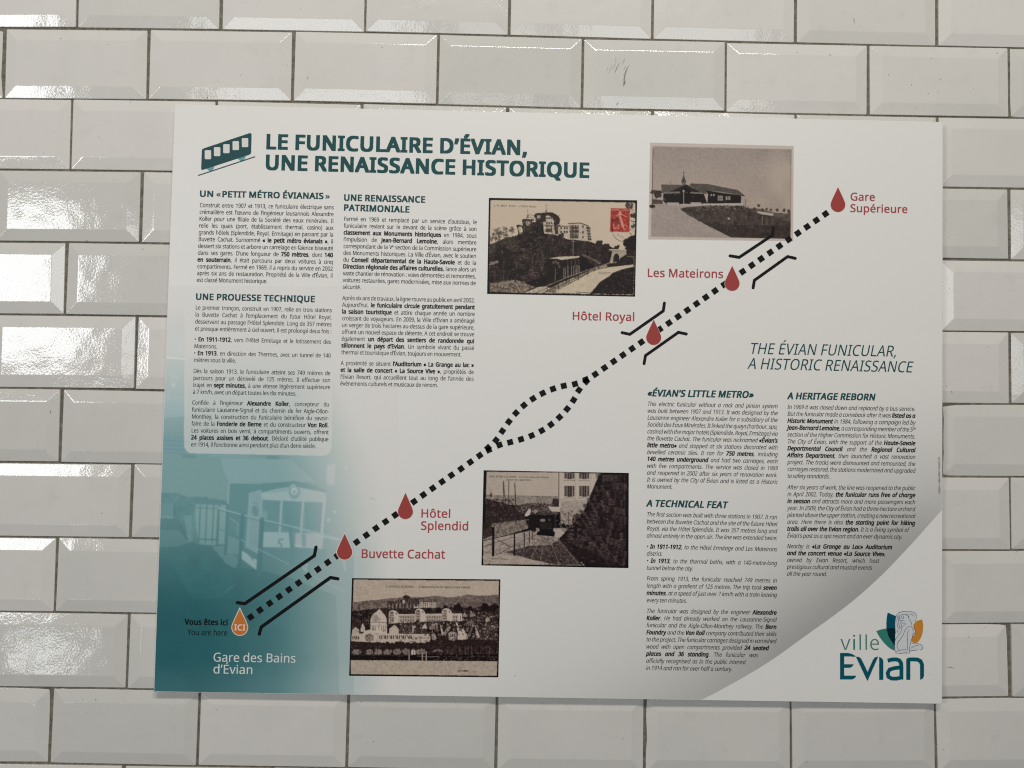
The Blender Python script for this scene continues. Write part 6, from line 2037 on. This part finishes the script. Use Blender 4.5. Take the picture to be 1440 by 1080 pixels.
    text('caption', [('2044. EVIAN-LES-BAINS – Le Funiculaire des Hôtels', (687.3, 671.0), (771.6, 672.4), 2.4, dict(bold=8)), ('Station du « Splendid »', (711.5, 675.6), (747.5, 676.2), 2.4, dict(bold=8)), ], cd, 'caption at the top of the card with the steep street', z=z)
    text('caption', [('A. Gardet – Annecy', (686.8, 786.2), (714.6, 787), 2.0, dict(bold=5))], cd, 'publisher line at the foot of the card with the steep street', z=z)


def build_icon(panel):
    dk = ink('icon_teal', (0.018, 0.075, 0.085))
    lt = ink('icon_light_teal', (0.14, 0.36, 0.35))
    wh = ink('icon_white', (0.74, 0.72, 0.69))
    c = crop(240, 150, 6)
    I = Ink(ZI)
    I.poly(c([(263, 372), (267, 360), (280, 352), (662, 225), (675, 223), (683, 232), (679, 388), (673, 400), (660, 407), (272, 533), (261, 533), (258, 522)]), dz=2e-5)
    body = I.build('funicular_icon', dk, panel, 'dark teal funicular car emblem climbing a line')
    for x, y in ((315, 406), (393, 380), (471, 355), (550, 329), (628, 304)):
        a, b, r = 27, 38, 8
        P = []
        for sx, sy, a0 in ((1, -1, -90), (1, 1, 0), (-1, 1, 90), (-1, -1, 180)):
            for k in range(4):
                t = math.radians(a0 + 30 * k)
                P.append((x + sx * (a - r) + r * math.cos(t), y + sy * (b - r) + r * math.sin(t)))
        Wn = Ink(ZI - 0.00005)
        Wn.poly(c(P))
        Wn.build('window', wh, body)
    for P in ([(303, 524), (368, 503), (362, 525), (345, 541), (325, 541)], [(566, 439), (632, 418), (626, 440), (610, 455), (588, 456)]):
        Wh = Ink(ZI)
        Wh.poly(c(P))
        Wh.build('wheel', lt, body)
    R = Ink(ZI - 0.00002)
    R.stroke(c([(235, 580), (710, 423)]), 1.35)
    R.build('rail', dk, body)


def build_logo(panel):
    c = crop(1160, 840, 8)
    blue = ink('logo_blue', (0.0, 0.085, 0.135))
    navy = ink('logo_deep', (0.0, 0.022, 0.030))
    green = ink('logo_green', (0.035, 0.215, 0.175))
    orange = ink('logo_orange', (0.62, 0.25, 0.035))
    line = ink('logo_line', (0.035, 0.065, 0.14))
    pale = ink('logo_pale', (0.66, 0.68, 0.70))
    logo = empty('city_logo', (0, 0, 0))
    logo['label'] = 'city logo of a kneeling figure before coloured petals'
    logo.parent = panel
    logo.matrix_parent_inverse = parent_inv(panel)

    def part(name, mat, polys=(), strokes=(), w=6, z=0.0, label=None):
        I = Ink(ZI - z)
        k = 0
        for p in polys:
            I.poly(c(p), dz=k * 4e-6)
            k += 1
        for p in strokes:
            ww = w
            if isinstance(p, tuple):
                ww, p = p
            I.stroke(c(smooth(p, 4)), ww / 8.0, taper=0.25, dz=(k % 4) * 4e-6)
            k += 1
        I.build(name, mat, logo, label)
    part('petal', blue, [smooth([(706, 170), (697, 215), (691, 280), (692, 348)], 4) + [(790, 345), (802, 212), (750, 190)]], label='blue petal')
    part('petal', navy, [[(692, 348), (790, 345), (790, 545)] + smooth([(782, 540), (745, 490), (712, 430), (692, 348)], 4)[:-1]], label='near-black overlap of two petals')
    part('petal', green, [[(577, 378), (630, 361), (692, 349), (702, 400), (716, 438), (745, 490), (782, 541), (784, 560), (780, 599)] + smooth([(778, 598), (720, 565), (655, 500), (610, 438), (577, 378)], 4)[1:-1]], label='green petal')
    part('petal', orange, [smooth([(1090, 247), (1104, 300), (1102, 370), (1085, 440), (1060, 485), (1032, 512)], 4) + [(970, 515), (985, 440), (1015, 405), (1000, 330), (1000, 290), (1040, 262)]], label='orange petal')
    part('figure_fill', pale, [smooth([(845, 170), (930, 155), (1000, 165), (1028, 205), (1025, 270), (1000, 300), (1000, 350), (1018, 390), (990, 412), (975, 500), (1060, 520), (1098, 550), (1090, 585), (1000, 592), (950, 632), (918, 636), (800, 630), (785, 590), (788, 500), (820, 400), (800, 380), (790, 300), (800, 210)], 3)], z=0.00003)
    S = [[(800, 420), (792, 380), (786, 330), (784, 280), (800, 215), (822, 180), (870, 160), (940, 157), (995, 166), (1022, 188), (1027, 225), (1018, 270)],
         [(815, 215), (808, 260), (815, 310), (822, 350), (812, 395)], [(832, 200), (826, 250), (836, 320), (833, 360)],
         [(845, 190), (836, 225), (845, 262), (870, 288), (905, 292)], [(858, 196), (885, 188), (918, 195), (935, 210), (940, 240)], [(850, 250), (862, 262), (880, 260), (895, 270)],
         [(862, 205), (858, 225), (872, 238), (885, 228), (882, 210), (868, 205)], [(905, 195), (935, 205), (946, 222)],
         [(938, 185), (975, 190), (1000, 210)], [(948, 248), (968, 280), (975, 308)], [(1000, 300), (1000, 345), (1018, 380), (1015, 402), (990, 414)],
         [(905, 300), (870, 335), (850, 390), (820, 430), (790, 480), (785, 530), (785, 580), (802, 630)],
         [(850, 290), (862, 320), (845, 350)],
         [(970, 325), (930, 335), (900, 370), (875, 430), (840, 480), (815, 520), (812, 560), (835, 595)],
         [(970, 325), (990, 365), (988, 430), (965, 500), (952, 560), (950, 632)], [(944, 365), (925, 420), (930, 500), (928, 560), (918, 636)],
         [(975, 518), (1030, 515), (1075, 530), (1100, 555), (1092, 582), (1070, 592)], [(965, 572), (1010, 548), (1060, 535)], [(955, 598), (1000, 596), (1035, 592)],
         [(800, 612), (850, 594), (915, 582)], [(825, 632), (870, 628), (915, 612)], [(820, 500), (838, 490)]]
    part('figure_drawing', line, (), S, w=5.5, z=0.00005)
    I = Ink(ZI)
    for ch, x0, x1 in (('v', 175, 287), ('i', 317, 341), ('l', 389, 405), ('l', 457, 472), ('e', 510, 607)):
        I.run(ch, *[(1160 + x / 8, 840 + (590 + (x - 175) * 0.006) / 8) for x in (x0, x1)], 164 / 8, bold=-11)
    I.build('lettering', ink('logo_green_text', (0.045, 0.21, 0.17)), logo, 'thin green word ville')
    I = Ink(ZI)
    I.poly(c([(170, 625), (262, 625), (305, 636), (352, 664), (320, 668), (290, 664), (216, 664), (216, 752), (322, 752), (313, 774), (284, 792), (216, 792), (216, 880), (352, 880), (340, 905), (308, 923), (170, 923)]))
    I.poly(c([(348, 668), (380, 668), (404, 684), (424, 722), (480, 838), (538, 705), (560, 675), (600, 664), (478, 942)]), dz=4e-6)
    I.poly(c([(610, 668), (638, 682), (654, 706), (657, 735), (656, 928), (610, 928)]))
    I.poly(c(outline_raw([(706, 712), (752, 699), (800, 697), (836, 708), (856, 738), (860, 790), (860, 924)], 44)), dz=4e-6)
    I.poly(c(outline_raw([(842, 788), (775, 797), (727, 812), (706, 850), (714, 892), (748, 912), (800, 914), (842, 906)], 43)))
    I.poly(c([(915, 690), (938, 684), (960, 680), (960, 928), (915, 928)]))
    I.poly(c(outline_raw([(930, 700), (985, 697), (1040, 699), (1075, 717), (1092, 757), (1092, 860)], 44)[:6] + [(1071, 928), (1103, 912), (1114, 885)] + outline_raw([(930, 700), (985, 697), (1040, 699), (1075, 717), (1092, 757), (1092, 860)], 44)[6:]), dz=8e-6)
    I.build('lettering', ink('logo_blue_text', (0.0, 0.095, 0.135)), logo, 'bold petrol blue word Evian')


def outline_raw(pts, w):
    return outline(pts, w, cap=False)


def build_specks(panel):
    """a few specks of dirt and short scratches on the laminate"""
    I = Ink(ZI - 0.00012)
    r = random.Random(4)
    for x, y, q in ((861.5, 983, .8), (724, 949.5, 1.1), (1072.5, 968.5, .7), (1306, 947.5, .8), (1309, 949, .6), (1150, 923, .5), (352, 159, .5), (1160, 176, .5)):
        I.poly([(x - q * .6, y), (x, y - q * .5), (x + q * .7, y + .1), (x + .1, y + q * .5)])
    o = I.build('speck', ink('speck_grey', (0.12, 0.11, 0.10)), panel, 'tiny dark specks of dirt on the board')
    o['kind'] = 'stuff'
    I = Ink(ZI - 0.00012)
    for x, y, a, l in ((395, 905, .5, 9), (300, 830, -.8, 12), (520, 700, .3, 8), (246, 760, 1.2, 14), (330, 960, .2, 7)):
        I.stroke([(x, y), (x + l * math.cos(a), y + l * math.sin(a))], 0.22, cap=False)
    o = I.build('scratch', ink('scratch_pale', (0.22, 0.30, 0.30)), panel, 'short pale scratches in the teal print')
    o['kind'] = 'stuff'


# ------------------------------------------------------------------ assemble
build_wall()
load_font()
px_, py_ = inv(770, 981, ZB)
panel = empty('information_panel', W(float(px_), float(py_), ZB), 'large white bilingual information panel about the Évian funicular with a diagonal dotted route line', 'information panel')
pm = print_mat()
build_board(panel)
build_background(panel, pm, paint_background())
build_swoosh(panel, pm)
quad_print('photograph_print', [(687.5, 278.3), (896, 281.7), (893, 417.2), (685, 413.3)], paint_royal(), panel, pm, 'sepia card of a hilltop hotel with a funicular car and a red stamp')
quad_print('photograph_print', [(914.1, 200.4), (1116.2, 205.2), (1115.1, 339), (911.5, 336.6)], paint_mateirons(), panel, pm, 'sepia photograph of a long low chalet station and its pale road')
quad_print('photograph_print', [(680.1, 661.3), (884.2, 665.1), (883.8, 798.9), (677, 795)], paint_splendid(), panel, pm, 'dark sepia card of a funicular car between a house and a stone wall')
quad_print('photograph_print', [(495, 813), (703.7, 814.7), (700.8, 952.5), (491, 950.3)], paint_bains(), panel, pm, 'sepia card of a lakeside town with a domed bath house')
build_route(panel)
build_lettering(panel)
build_icon(panel)
build_logo(panel)
build_specks(panel)
